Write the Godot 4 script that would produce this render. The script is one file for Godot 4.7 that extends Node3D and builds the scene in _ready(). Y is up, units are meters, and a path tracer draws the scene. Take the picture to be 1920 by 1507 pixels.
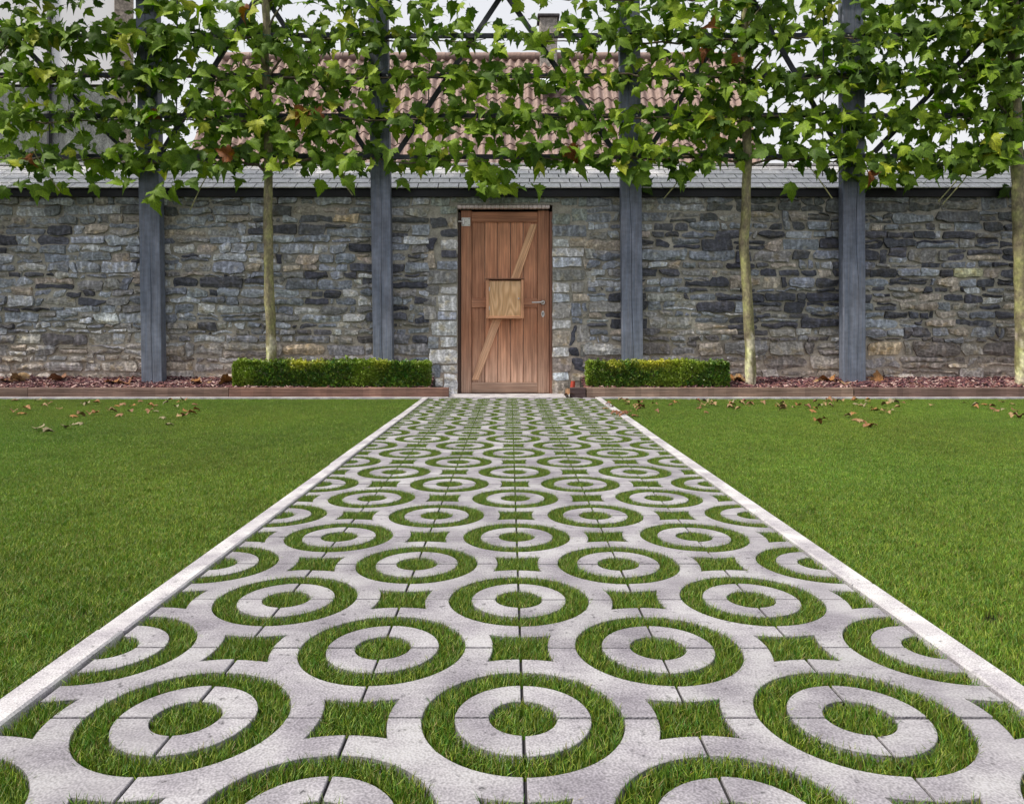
extends Node3D

# ---------------------------------------------------------------- measures (metres)
const F := 1405.0        # focal length in pixels of the 1920 px wide photograph
const VX := 956.0        # vanishing point of the path
const VY := 629.0
const EYE := 0.612       # height of the camera
const M := 0.27          # paver module
const X0 := 0.0208       # middle of the path
const D0 := 4.448        # depth, in modules, of one row of joints
const WALL := 7.86       # depth of the face of the stone wall

var rng := RandomNumberGenerator.new()
var used := {}

func at(px: float, py: float, d: float) -> Vector3:
	return Vector3((px - VX) * d / F, EYE - (py - VY) * d / F, -d)

func R(a: float, b: float) -> float:
	return rng.randf_range(a, b)

func srgb(r: float, g: float, b: float) -> Color:      # linear base colour to albedo_color
	return Color(r, g, b).linear_to_srgb()

# ---------------------------------------------------------------- mesh builder
class MB:
	var v := PackedVector3Array()
	var n := PackedVector3Array()
	var uv := PackedVector2Array()
	var c := PackedColorArray()
	var col := Color(1, 1, 1)
	var uvo := Vector2.ZERO
	var xf := Transform3D()

	func _uv(p: Vector3, nn: Vector3) -> Vector2:
		var a = nn.abs()
		if a.z >= a.x and a.z >= a.y:
			return Vector2(p.x, -p.y) + uvo
		if a.x >= a.y:
			return Vector2(p.z, -p.y) + uvo
		return Vector2(p.x, p.z) + uvo

	func tri(a: Vector3, b: Vector3, d: Vector3) -> void:      # counter-clockwise seen from outside
		var nn = (b - a).cross(d - a)
		if nn.length_squared() < 1e-16:
			return
		nn = nn.normalized()
		var wn = xf.basis * nn
		for p in [a, d, b]:
			v.append(xf * p)
			n.append(wn)
			uv.append(_uv(p, nn))
			c.append(col)

	func quad(a: Vector3, b: Vector3, d: Vector3, e: Vector3) -> void:
		tri(a, b, d)
		tri(a, d, e)

	func tris(p: Array, nn: Array, uvs: Array, cols: Array) -> void:   # counter-clockwise, everything given
		for i in [0, 2, 1]:
			v.append(xf * p[i])
			n.append((xf.basis * nn[i]).normalized())
			uv.append(uvs[i] + uvo)
			c.append(cols[i])

	func box(m: Vector3, s: Vector3, bev := 0.0) -> void:
		var h = s * 0.5
		if bev <= 0.0:
			var k = []
			for i in 8:
				k.append(m + Vector3(h.x * (1 if i & 1 else -1), h.y * (1 if i & 2 else -1), h.z * (1 if i & 4 else -1)))
			quad(k[4], k[5], k[7], k[6]); quad(k[1], k[0], k[2], k[3])
			quad(k[5], k[1], k[3], k[7]); quad(k[0], k[4], k[6], k[2])
			quad(k[6], k[7], k[3], k[2]); quad(k[0], k[1], k[5], k[4])
			return
		var b = minf(bev, minf(h.x, minf(h.y, h.z)) * 0.9)
		var g = h - Vector3(b, b, b)
		for s1 in [-1, 1]:
			_face(m, Vector3(h.x * s1, 0, 0), Vector3(0, g.y, 0), Vector3(0, 0, g.z * s1))
			_face(m, Vector3(0, h.y * s1, 0), Vector3(0, 0, g.z), Vector3(g.x * s1, 0, 0))
			_face(m, Vector3(0, 0, h.z * s1), Vector3(g.x, 0, 0), Vector3(0, g.y * s1, 0))
			for s2 in [-1, 1]:
				_edge(m, Vector3(0, h.y * s1, g.z * s2), Vector3(0, g.y * s1, h.z * s2), Vector3(g.x, 0, 0))
				_edge(m, Vector3(h.x * s1, 0, g.z * s2), Vector3(g.x * s1, 0, h.z * s2), Vector3(0, g.y, 0))
				_edge(m, Vector3(h.x * s1, g.y * s2, 0), Vector3(g.x * s1, h.y * s2, 0), Vector3(0, 0, g.z))
				for s3 in [-1, 1]:
					_out(m, [Vector3(h.x * s1, g.y * s2, g.z * s3), Vector3(g.x * s1, h.y * s2, g.z * s3), Vector3(g.x * s1, g.y * s2, h.z * s3)])

	func _face(m: Vector3, o: Vector3, a: Vector3, b: Vector3) -> void:
		quad(m + o - a - b, m + o + a - b, m + o + a + b, m + o - a + b)

	func _out(m: Vector3, p: Array) -> void:
		var nn = (p[1] - p[0]).cross(p[2] - p[0])
		if nn.dot(p[0] + p[1] + p[2]) < 0.0:
			p = [p[0], p[2], p[1]]
		tri(m + p[0], m + p[1], m + p[2])

	func _edge(m: Vector3, o1: Vector3, o2: Vector3, l: Vector3) -> void:
		_out(m, [o1 - l, o1 + l, o2 + l])
		_out(m, [o1 - l, o2 + l, o2 - l])

	func tube(pts: Array, rad: Array, sides := 8, cap := true) -> void:
		var rings = []
		var nrm = []
		var side = Vector3.RIGHT
		for i in pts.size():
			var t = ((pts[mini(i + 1, pts.size() - 1)] - pts[maxi(i - 1, 0)]) as Vector3).normalized()
			if absf(t.dot(side)) > 0.95:
				side = Vector3.BACK if absf(t.z) < 0.9 else Vector3.UP
			side = (side - t * t.dot(side)).normalized()
			var up = t.cross(side)
			var ring = []
			var rn = []
			for k in sides + 1:
				var a = TAU * k / sides
				var d = side * cos(a) + up * sin(a)
				rn.append(d)
				ring.append(pts[i] + d * rad[i])
			rings.append(ring)
			nrm.append(rn)
		var len0 = 0.0
		for i in pts.size() - 1:
			var len1 = len0 + (pts[i + 1] - pts[i]).length()
			for k in sides:
				var u0 = float(k) / sides * TAU * rad[i]
				var u1 = float(k + 1) / sides * TAU * rad[i]
				var cc = [col, col, col]
				tris([rings[i][k], rings[i][k + 1], rings[i + 1][k + 1]], [nrm[i][k], nrm[i][k + 1], nrm[i + 1][k + 1]], [Vector2(u0, len0), Vector2(u1, len0), Vector2(u1, len1)], cc)
				tris([rings[i][k], rings[i + 1][k + 1], rings[i + 1][k]], [nrm[i][k], nrm[i + 1][k + 1], nrm[i + 1][k]], [Vector2(u0, len0), Vector2(u1, len1), Vector2(u0, len1)], cc)
			len0 = len1
		if cap:
			for k in sides:
				tri(pts[-1], rings[-1][k], rings[-1][k + 1])
				tri(pts[0], rings[0][k + 1], rings[0][k])

	func done(mat: Material = null) -> ArrayMesh:
		var arr = []
		arr.resize(Mesh.ARRAY_MAX)
		arr[Mesh.ARRAY_VERTEX] = v
		arr[Mesh.ARRAY_NORMAL] = n
		arr[Mesh.ARRAY_TEX_UV] = uv
		arr[Mesh.ARRAY_COLOR] = c
		var me = ArrayMesh.new()
		me.add_surface_from_arrays(Mesh.PRIMITIVE_TRIANGLES, arr)
		if mat:
			me.surface_set_material(0, mat)
		return me

# ---------------------------------------------------------------- nodes
func numbered(s: String) -> String:
	var k = used.get(s, 0)
	used[s] = k + 1
	return s if k == 0 else "%s_%03d" % [s, k]

func tag(o: Node3D, label := "", category := "", group := "", kind := "") -> Node3D:
	for k in [["label", label], ["category", category], ["group", group], ["kind", kind]]:
		if k[1] != "":
			o.set_meta(k[0], k[1])
	return o

func thing(called: String, label: String, category: String, where := Vector3.ZERO, group := "", kind := "") -> Node3D:
	var o = Node3D.new()
	o.name = numbered(called)
	add_child(o, true)
	o.position = where
	tag(o, label, category, group, kind)
	return o

func part(parent: Node3D, called: String, mesh: Mesh, mat: Material = null, where := Vector3.ZERO) -> MeshInstance3D:
	var o = MeshInstance3D.new()
	o.name = numbered(called) if parent == self else called
	o.mesh = mesh
	if mat:
		o.material_override = mat
	parent.add_child(o, true)
	if parent != self and o.name != called:                 # leg2 -> leg_001
		var k = 1
		while parent.has_node("%s_%03d" % [called, k]):
			k += 1
		o.name = "%s_%03d" % [called, k]
	o.position = where
	return o

var counts := {}
func piece(parent: Node3D, called: String, mesh: Mesh, mat: Material, xf: Transform3D) -> MeshInstance3D:   # quick: many alike pieces
	var key = [parent.get_instance_id(), called]
	var k = counts.get(key, 0)
	counts[key] = k + 1
	var o = MeshInstance3D.new()
	o.name = called if k == 0 else "%s_%03d" % [called, k]
	o.mesh = mesh
	if mat:
		o.material_override = mat
	parent.add_child(o)
	o.transform = xf
	return o

func multi(parent: Node3D, called: String, mesh: Mesh, mat: Material, xfs: Array, cols := []) -> MultiMeshInstance3D:
	var mm = MultiMesh.new()
	mm.transform_format = MultiMesh.TRANSFORM_3D
	mm.use_colors = cols.size() > 0
	mm.mesh = mesh
	mm.instance_count = xfs.size()
	for i in xfs.size():
		mm.set_instance_transform(i, xfs[i])
		if cols.size():
			mm.set_instance_color(i, cols[i])
	var o = MultiMeshInstance3D.new()
	o.multimesh = mm
	if mat:
		o.material_override = mat
	var key = [parent.get_instance_id(), called]
	var k = counts.get(key, 0)
	counts[key] = k + 1
	o.name = called if k == 0 else "%s_%03d" % [called, k]
	parent.add_child(o)
	return o

func board(parent: Node3D, called: String, mat: Material, c: Vector3, s: Vector3, rot := 0.0, bev := 0.003, tint := Color(1, 1, 1)) -> MeshInstance3D:
	# a bevelled board whose grain runs along its own y
	var mb = MB.new()
	mb.uvo = Vector2(R(0, 9), R(0, 9))
	mb.col = tint
	mb.box(Vector3.ZERO, s, bev)
	var o = part(parent, called, mb.done(), mat, c)
	o.rotation.z = rot
	return o

# ---------------------------------------------------------------- textures
func noise_bytes(w: int, h: int, freq: float, oct: int, s: int, type := FastNoiseLite.TYPE_SIMPLEX_SMOOTH, sw := 1, sh := 1) -> PackedByteArray:
	# a seamless grey picture; sw or sh > 1 stretches it along x or y
	var n = FastNoiseLite.new()
	n.noise_type = type
	n.frequency = freq
	n.seed = s
	n.fractal_octaves = oct
	var im = n.get_seamless_image(w / sw, h / sh, false, false, 0.15)
	if sw > 1 or sh > 1:
		im.resize(w, h, Image.INTERPOLATE_CUBIC)
	im.convert(Image.FORMAT_L8)
	return im.get_data()

func grey(w: int, h: int, f: Callable) -> ImageTexture:
	var d = PackedByteArray()
	d.resize(w * h)
	for i in w * h:
		d[i] = int(clampf(f.call(i), 0.0, 1.0) * 255.0)
	return ImageTexture.create_from_image(Image.create_from_data(w, h, false, Image.FORMAT_L8, d))

func colour(w: int, h: int, f: Callable) -> ImageTexture:
	var d = PackedByteArray()
	d.resize(w * h * 3)
	for i in w * h:
		var c = f.call(i)
		d[i * 3] = int(clampf(c.x, 0, 1) * 255.0)
		d[i * 3 + 1] = int(clampf(c.y, 0, 1) * 255.0)
		d[i * 3 + 2] = int(clampf(c.z, 0, 1) * 255.0)
	return ImageTexture.create_from_image(Image.create_from_data(w, h, false, Image.FORMAT_RGB8, d))

func mat(col: Color, rough := 0.8, tex: Texture2D = null, bump: Texture2D = null, bump_cm := 0.0, uvs := Vector3.ONE, vcol := true) -> StandardMaterial3D:
	var m = StandardMaterial3D.new()
	m.albedo_color = col
	m.roughness = rough
	m.vertex_color_use_as_albedo = vcol
	m.uv1_scale = uvs
	if tex:
		m.albedo_texture = tex
	if bump:
		m.heightmap_enabled = true
		m.heightmap_texture = bump
		m.heightmap_scale = bump_cm
	return m

var T := {}
var A := {}

func make_materials() -> void:
	var N := 512
	var big = noise_bytes(N, N, 0.008, 4, 1)
	var mid = noise_bytes(N, N, 0.03, 4, 2)
	var fine = noise_bytes(N, N, 0.18, 2, 3)
	var cell = noise_bytes(N, N, 0.05, 1, 4, FastNoiseLite.TYPE_CELLULAR)
	var drip = noise_bytes(N, N, 0.022, 3, 5, FastNoiseLite.TYPE_SIMPLEX_SMOOTH, 1, 5)
	var blot = noise_bytes(N, N, 0.012, 4, 9)
	var layer = noise_bytes(N, N, 0.07, 3, 6, FastNoiseLite.TYPE_SIMPLEX_SMOOTH, 8, 1)
	var grain = noise_bytes(N, N, 0.05, 4, 7, FastNoiseLite.TYPE_SIMPLEX_SMOOTH, 1, 16)
	var grain2 = noise_bytes(N, N, 0.22, 2, 8, FastNoiseLite.TYPE_SIMPLEX_SMOOTH, 1, 16)
	# concrete
	var NC := 1024
	var cbig = noise_bytes(NC, NC, 0.006, 5, 11)
	var cfine = noise_bytes(NC, NC, 0.25, 3, 12)
	var cpit = noise_bytes(NC, NC, 0.045, 2, 13)
	var cstreak = noise_bytes(NC, NC, 0.07, 2, 14, FastNoiseLite.TYPE_SIMPLEX_SMOOTH, 4, 1)
	T.concrete = colour(NC, NC, func(i):
		var b = cbig[i] / 255.0 - 0.5
		var f = cfine[i] / 255.0 - 0.5
		var s = cstreak[i] / 255.0 - 0.5
		var p = clampf((cpit[i] / 255.0 - 0.79) * 9.0, 0.0, 1.0) * clampf(0.4 + f * 4.0, 0.0, 1.0)
		var g = 0.86 + b * 0.34 + f * 0.44 + s * 0.1
		g = lerpf(g, 0.33, p * 0.85)
		return Vector3(g, g * (0.985 + b * 0.03), g * (1.0 - b * 0.03)))
	T.concrete_bump = grey(NC, NC, func(i): return 0.5 + (cfine[i] / 255.0 - 0.5) * 0.8 - clampf((cpit[i] / 255.0 - 0.8) * 4.0, 0.0, 0.4))
	# stone: blotches, lime runs, bedding lines
	T.stone = colour(N, N, func(i):
		var b = clampf((blot[i] / 255.0 - 0.5) * 1.9, -0.5, 0.5)
		var m = mid[i] / 255.0 - 0.5
		var f = fine[i] / 255.0 - 0.5
		var d = clampf((drip[i] / 255.0 - 0.50) * 3.5, 0.0, 1.0)
		var l = layer[i] / 255.0 - 0.5
		var g = 0.76 + b * 0.12 + m * 0.34 + f * 0.16 + l * 0.10 + d * (0.04 + 0.22 * clampf(b + 0.4, 0.0, 1.0))
		var w = clampf((big[i] / 255.0 - 0.55) * 3.0, 0.0, 1.0) * 0.07
		return Vector3(g + w, g + w * 0.5, g - w * 0.6 + d * 0.02))
	T.stone_bump = grey(N, N, func(i): return 0.5 + (blot[i] / 255.0 - 0.5) * 0.6 + (mid[i] / 255.0 - 0.5) * 0.5 + (fine[i] / 255.0 - 0.5) * 0.12 + (layer[i] / 255.0 - 0.5) * 0.25)
	T.pale = grey(N, N, func(i): return 0.90 + (mid[i] / 255.0 - 0.5) * 0.18 + (fine[i] / 255.0 - 0.5) * 0.16 + (big[i] / 255.0 - 0.5) * 0.2)
	T.grit = grey(N, N, func(i): return 0.72 + (mid[i] / 255.0 - 0.5) * 0.35 + (fine[i] / 255.0 - 0.5) * 0.4 + (big[i] / 255.0 - 0.5) * 0.3)
	T.wood = colour(N, N, func(i):
		var a = grain[i] / 255.0 - 0.5
		var b = grain2[i] / 255.0 - 0.5
		var c = big[i] / 255.0 - 0.5
		var g = 0.86 + a * 0.28 + b * 0.26 + c * 0.2
		return Vector3(g, g * (0.98 + a * 0.08), g * (0.95 + a * 0.12)))
	T.wood_bump = grey(N, N, func(i): return 0.5 + (grain[i] / 255.0 - 0.5) * 0.6 + (grain2[i] / 255.0 - 0.5) * 0.6)
	var figure = noise_bytes(N, N, 0.008, 2, 17, FastNoiseLite.TYPE_SIMPLEX_SMOOTH, 1, 2)
	T.swirl = colour(N, N, func(i):
		var c = figure[i] / 255.0
		var a = grain[i] / 255.0 - 0.5
		var b = 0.5 + 0.5 * sin(c * 24.0)
		var g = 0.80 + b * 0.12 + a * 0.14 + (grain2[i] / 255.0 - 0.5) * 0.16
		return Vector3(g, g * (0.95 + b * 0.04), g * (0.86 + b * 0.10)))
	T.paintwood = colour(N, N, func(i):
		var a = grain[i] / 255.0 - 0.5
		var b = grain2[i] / 255.0 - 0.5
		var s = layer[i] / 255.0 - 0.5
		var g = 0.84 + a * 0.14 + b * 0.14 + s * 0.12 + (big[i] / 255.0 - 0.5) * 0.22
		return Vector3(g * (1.0 + a * 0.1), g, g * (1.0 - a * 0.08)))
	T.bark = colour(N, N, func(i):
		var b = big[i] / 255.0 - 0.5
		var m = mid[i] / 255.0 - 0.5
		var c = cell[i] / 255.0 - 0.5
		var g = 0.80 + b * 0.22 + m * 0.3 + c * 0.14 + (fine[i] / 255.0 - 0.5) * 0.2
		return Vector3(g, g * (1.0 + b * 0.1), g * (0.95 - b * 0.15)))
	# leaf: pale veins running to the lobes
	var veins = [[0, 0.02, 0, 1.0], [0, 0.03, 0.58, 0.42], [0, 0.03, -0.58, 0.42], [0, 0.02, 0.42, 0.0], [0, 0.02, -0.42, 0.0], [0, 0.4, 0.2, 0.7], [0, 0.4, -0.2, 0.7], [0, 0.6, 0.12, 0.82], [0, 0.6, -0.12, 0.82], [0.25, 0.2, 0.44, 0.22], [-0.25, 0.2, -0.44, 0.22], [0.2, 0.16, 0.3, 0.46], [-0.2, 0.16, -0.3, 0.46]]
	T.leaf = colour(128, 128, func(i):
		var p = Vector2((i % 128) / 127.0 * 1.3 - 0.65, (i / 128) / 127.0 * 1.2 - 0.15)
		var k = 0.0
		for s in veins:
			var a = Vector2(s[0], s[1])
			var b = Vector2(s[2], s[3])
			var t = clampf((p - a).dot(b - a) / (b - a).length_squared(), 0.0, 1.0)
			var d = p.distance_to(a + (b - a) * t)
			k = maxf(k, clampf(1.0 - d / (0.022 - 0.012 * t), 0.0, 1.0))
		var j = (i % 128) * 4 + (i / 128) * 4 * 512
		var g = 0.78 + (mid[j] / 255.0 - 0.5) * 0.35
		return Vector3(g + k * 0.22, g + k * 0.2, g * 0.9 + k * 0.1))

	A.concrete = []
	for t in [1.0, 0.92, 1.06, 0.97]:
		var m = mat(srgb(0.400 * t, 0.394 * t, 0.416 * t), 0.85, T.concrete, T.concrete_bump, 0.22, Vector3.ONE * 0.77)
		m.uv1_triplanar = true
		m.uv1_world_triplanar = true
		A.concrete.append(m)
	A.kerb = mat(srgb(0.62, 0.615, 0.625), 0.8, T.concrete, T.concrete_bump, 0.12, Vector3.ONE * 0.9)
	A.kerb.uv1_triplanar = true
	A.kerb.uv1_world_triplanar = true
	A.stone = mat(Color(1, 1, 1), 0.68, T.stone, T.stone_bump, 0.9, Vector3(1.7, 1.7, 1))
	A.mortar = mat(Color(1, 1, 1), 0.95, T.pale, T.stone_bump, 0.35, Vector3(2.3, 2.3, 1))
	A.soil = mat(srgb(0.045, 0.035, 0.022), 1.0, T.grit, T.stone_bump, 0.8, Vector3(3, 3, 1))
	A.grass = mat(Color(1, 1, 1), 0.55)
	A.grass.backlight_enabled = true
	A.grass.backlight = Color(0.5, 0.62, 0.25)
	A.post = mat(srgb(0.215, 0.245, 0.325), 0.6, T.paintwood, T.wood_bump, 0.25, Vector3(2.6, 0.55, 1))
	A.rail = mat(srgb(0.06, 0.065, 0.09), 0.65, T.paintwood, T.wood_bump, 0.2, Vector3(3, 0.6, 1))
	A.door = mat(srgb(0.98, 0.72, 0.56), 0.6, T.wood, T.wood_bump, 0.12, Vector3(2.2, 0.5, 1))
	A.boxfront = mat(srgb(0.86, 0.56, 0.33), 0.5, T.swirl, T.wood_bump, 0.05, Vector3(1.2, 0.7, 1))
	A.sleeper = mat(Color(1, 1, 1), 0.85, T.wood, T.wood_bump, 0.5, Vector3(2.4, 0.5, 1))
	A.steel = mat(srgb(0.62, 0.6, 0.58), 0.32, null, null, 0, Vector3.ONE, false)
	A.steel.metallic = 0.9
	A.slate = []
	for t in [[0.86, 0.85, 0.90], [0.90, 0.88, 0.92], [0.80, 0.79, 0.85], [0.88, 0.87, 0.90]]:
		A.slate.append(mat(srgb(t[0], t[1], t[2]), 0.2, T.pale, T.stone_bump, 0.06, Vector3(3, 3, 1)))
		A.slate[-1].metallic_specular = 0.72
	A.fascia = mat(srgb(0.010, 0.011, 0.019), 0.6, T.paintwood, null, 0, Vector3(1, 1, 1))
	A.tile = []
	for t in [[0.34, 0.225, 0.19], [0.38, 0.26, 0.22], [0.29, 0.195, 0.17], [0.36, 0.25, 0.22]]:
		A.tile.append(mat(srgb(t[0], t[1], t[2]), 0.7, T.pale, null, 0, Vector3(2, 2, 1)))
	A.bark = mat(Color(1, 1, 1), 0.8, T.bark, T.stone_bump, 0.25, Vector3(2.2, 1.1, 1))
	A.leaf = []
	for t in [[0.190, 0.325, 0.032], [0.275, 0.440, 0.038], [0.135, 0.255, 0.030], [0.390, 0.550, 0.046], [0.085, 0.170, 0.026], [0.48, 0.55, 0.05], [0.42, 0.34, 0.05], [0.30, 0.105, 0.038]]:
		var m = mat(srgb(t[0] * 1.08, t[1] * 1.08, t[2]), 0.6, T.leaf)
		m.metallic_specular = 0.35
		m.backlight_enabled = true
		m.backlight = Color(0.6, 0.75, 0.2)
		A.leaf.append(m)
	A.dry = []
	for t in [[0.40, 0.21, 0.13], [0.30, 0.13, 0.08], [0.50, 0.32, 0.20], [0.40, 0.33, 0.25], [0.48, 0.22, 0.09]]:
		A.dry.append(mat(srgb(t[0], t[1], t[2]), 0.7, T.leaf))
	A.chip = mat(Color(1, 1, 1), 0.8)
	A.hedge = mat(Color(1, 1, 1), 0.45)
	A.hedge.backlight_enabled = true
	A.hedge.backlight = Color(0.4, 0.5, 0.15)

# ---------------------------------------------------------------- shapes
var LEAF := [[0.0, 0.0], [0.08, -0.06], [0.20, -0.10], [0.27, -0.05], [0.30, 0.02], [0.45, 0.01], [0.41, 0.11], [0.44, 0.17], [0.51, 0.25], [0.51, 0.32], [0.67, 0.445], [0.50, 0.46], [0.46, 0.53], [0.36, 0.51], [0.28, 0.52], [0.35, 0.65], [0.27, 0.68], [0.26, 0.78], [0.17, 0.79], [0.12, 0.90], [0.0, 1.09]]

func leaf_mesh(fold: float, droop: float, wave: float, s: int, stalk := true) -> ArrayMesh:
	var r = RandomNumberGenerator.new()
	r.seed = s
	var out = []
	for p in LEAF:
		out.append(Vector2(p[0] * r.randf_range(0.88, 1.1), p[1] + r.randf_range(-0.025, 0.025)))
	for i in range(LEAF.size() - 2, 0, -1):
		out.append(Vector2(-LEAF[i][0] * r.randf_range(0.88, 1.1), LEAF[i][1] + r.randf_range(-0.025, 0.025)))
	var ph = r.randf_range(0, TAU)
	var lift = func(p: Vector2) -> Vector3:
		var z = absf(p.x) * fold - (p.y - 0.2) * (p.y - 0.2) * droop + wave * sin(p.x * 9.0 + ph) * (0.3 + absf(p.x)) + wave * cos(p.y * 8.0 + ph) * absf(p.x)
		return Vector3(p.x, p.y, z)
	var st = SurfaceTool.new()
	st.begin(Mesh.PRIMITIVE_TRIANGLES)
	st.set_smooth_group(0)
	var put = func(p: Vector2):
		st.set_uv(Vector2((p.x + 0.65) / 1.3, (p.y + 0.15) / 1.2))
		st.add_vertex(lift.call(p))
	var c = Vector2(0, 0.32)
	for i in out.size():
		var a = out[i]
		var b = out[(i + 1) % out.size()]
		var ma = c + (a - c) * 0.5
		var mb = c + (b - c) * 0.5
		for q in [[c, ma, mb], [ma, a, b], [ma, b, mb]]:
			put.call(q[0]); put.call(q[2]); put.call(q[1])
	if stalk:
		var w = 0.014
		var p0 = Vector3(0, 0.03, -0.01)
		var p1 = Vector3(0.02, -0.22, -0.05)
		var p2 = Vector3(0.0, -0.42, -0.16)
		for q in [[p0, p1], [p1, p2]]:
			for d in [Vector3(w, 0, 0), Vector3(0, 0, w)]:
				for x in [q[0] - d, q[0] + d, q[1] + d, q[0] - d, q[1] + d, q[1] - d]:
					st.set_uv(Vector2(0.5, 0.6))
					st.add_vertex(x)
	st.generate_normals()
	return st.commit()

func blade(mb: MB, p: Vector3, l: float, w: float, lean: float, col: Color) -> void:
	var a = rng.randf() * TAU
	var d = Vector3(cos(a), 0, sin(a)) * lean * l
	var b = rng.randf() * TAU
	var s = Vector3(cos(b), 0, sin(b)) * w * 0.5
	var p1 = p + d * 0.3 + Vector3(0, l * 0.55, 0)
	var p2 = p + d + Vector3(0, l * sqrt(maxf(0.2, 1.0 - lean * lean * 0.8)), 0)
	mb.col = col
	mb.quad(p - s, p + s, p1 + s * 0.85, p1 - s * 0.85)
	mb.tri(p1 - s * 0.85, p1 + s * 0.85, p2)

func grass_colour(light: float) -> Color:
	var k = rng.randf()
	if k < 0.05:
		return Color(0.34, 0.27, 0.10) * light
	if k < 0.27:
		return Color(R(0.30, 0.42), R(0.42, 0.54), R(0.04, 0.08)) * light
	return Color(R(0.08, 0.19), R(0.17, 0.30), R(0.012, 0.03)) * light

func path_grass_mesh(inside: Callable, reach: float, per_cm2: float) -> ArrayMesh:
	var mb = MB.new()
	var r = reach * M
	var n = int(4.0 * r * r * 1e4 * per_cm2)
	for i in n:
		var q = Vector2(R(-reach, reach), R(-reach, reach))
		if inside.call(q):
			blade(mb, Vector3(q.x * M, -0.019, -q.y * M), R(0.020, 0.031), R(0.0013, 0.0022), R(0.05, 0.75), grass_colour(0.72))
	return mb.done(A.grass)

func outline_miter(poly: PackedVector2Array, d: float) -> PackedVector2Array:
	var out = PackedVector2Array()
	var n = poly.size()
	for i in n:
		var e0 = (poly[i] - poly[(i + n - 1) % n]).normalized()
		var e1 = (poly[(i + 1) % n] - poly[i]).normalized()
		var n0 = Vector2(-e0.y, e0.x)
		var n1 = Vector2(-e1.y, e1.x)
		var m = (n0 + n1).normalized()
		out.append(poly[i] + m * d / maxf(0.4, m.dot(n0)))
	return out

func slab(mb: MB, poly: PackedVector2Array, top: float, bottom: float, bev: float) -> void:
	# poly (x, away) counter-clockwise, in metres; chamfered upper edge
	var area = 0.0
	for i in poly.size():
		area += poly[i].cross(poly[(i + 1) % poly.size()])
	if area < 0.0:
		poly.reverse()
	var inn = outline_miter(poly, bev)
	var ind = Geometry2D.triangulate_polygon(inn)
	for i in range(0, ind.size(), 3):
		var a = inn[ind[i]]
		var b = inn[ind[i + 1]]
		var c = inn[ind[i + 2]]
		if (b - a).cross(c - a) < 0.0:
			var t = b
			b = c
			c = t
		mb.tri(Vector3(a.x, top, -a.y), Vector3(b.x, top, -b.y), Vector3(c.x, top, -c.y))
	for i in poly.size():
		var j = (i + 1) % poly.size()
		var a = Vector3(poly[i].x, top - bev, -poly[i].y)
		var b = Vector3(poly[j].x, top - bev, -poly[j].y)
		mb.quad(a, b, Vector3(inn[j].x, top, -inn[j].y), Vector3(inn[i].x, top, -inn[i].y))
		mb.quad(Vector3(a.x, bottom, a.z), Vector3(b.x, bottom, b.z), b, a)

func arc(out: PackedVector2Array, c: Vector2, r: float, a0: float, a1: float, n: int) -> void:
	for i in n + 1:
		var a = lerpf(a0, a1, float(i) / n)
		out.append(c + Vector2(cos(a), sin(a)) * r)

func paver_mesh(mirror: bool) -> ArrayMesh:
	var mb = MB.new()
	var g = 0.0095                                           # half a joint, in modules
	var ca = asin(0.235 / 0.8)
	var polys = []
	var web = PackedVector2Array()
	arc(web, Vector2(0, 0), 0.8, 0.0, ca, 4)
	arc(web, Vector2(1, 1), 0.8, -PI / 2 - ca, -PI / 2, 4)
	arc(web, Vector2(1, 1), 0.6, -PI / 2, -PI, 16)
	arc(web, Vector2(1, 1), 0.8, -PI, -PI + ca, 4)
	arc(web, Vector2(0, 0), 0.8, PI / 2 - ca, PI / 2, 4)
	arc(web, Vector2(0, 0), 0.6, PI / 2, 0.0, 16)
	polys.append(web)
	for q in [[Vector2(0, 0), 0.0], [Vector2(1, 1), PI]]:
		var ring = PackedVector2Array()
		arc(ring, q[0], 0.405, q[1], q[1] + PI / 2, 12)
		arc(ring, q[0], 0.2025, q[1] + PI / 2, q[1], 10)
		polys.append(ring)
	for poly in polys:
		var p = PackedVector2Array()
		for x in poly:
			var y = Vector2(clampf(x.x, g, 1.0 - g), clampf(x.y, g * 1.25, 1.0 - g * 1.25))
			if mirror:
				y.x = 1.0 - y.x
			y *= M
			if p.is_empty() or (p[-1].distance_to(y) > 0.0008 and p[0].distance_to(y) > 0.0008):
				p.append(y)
		slab(mb, p, 0.0, -0.05, 0.001)
	return mb.done()

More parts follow.
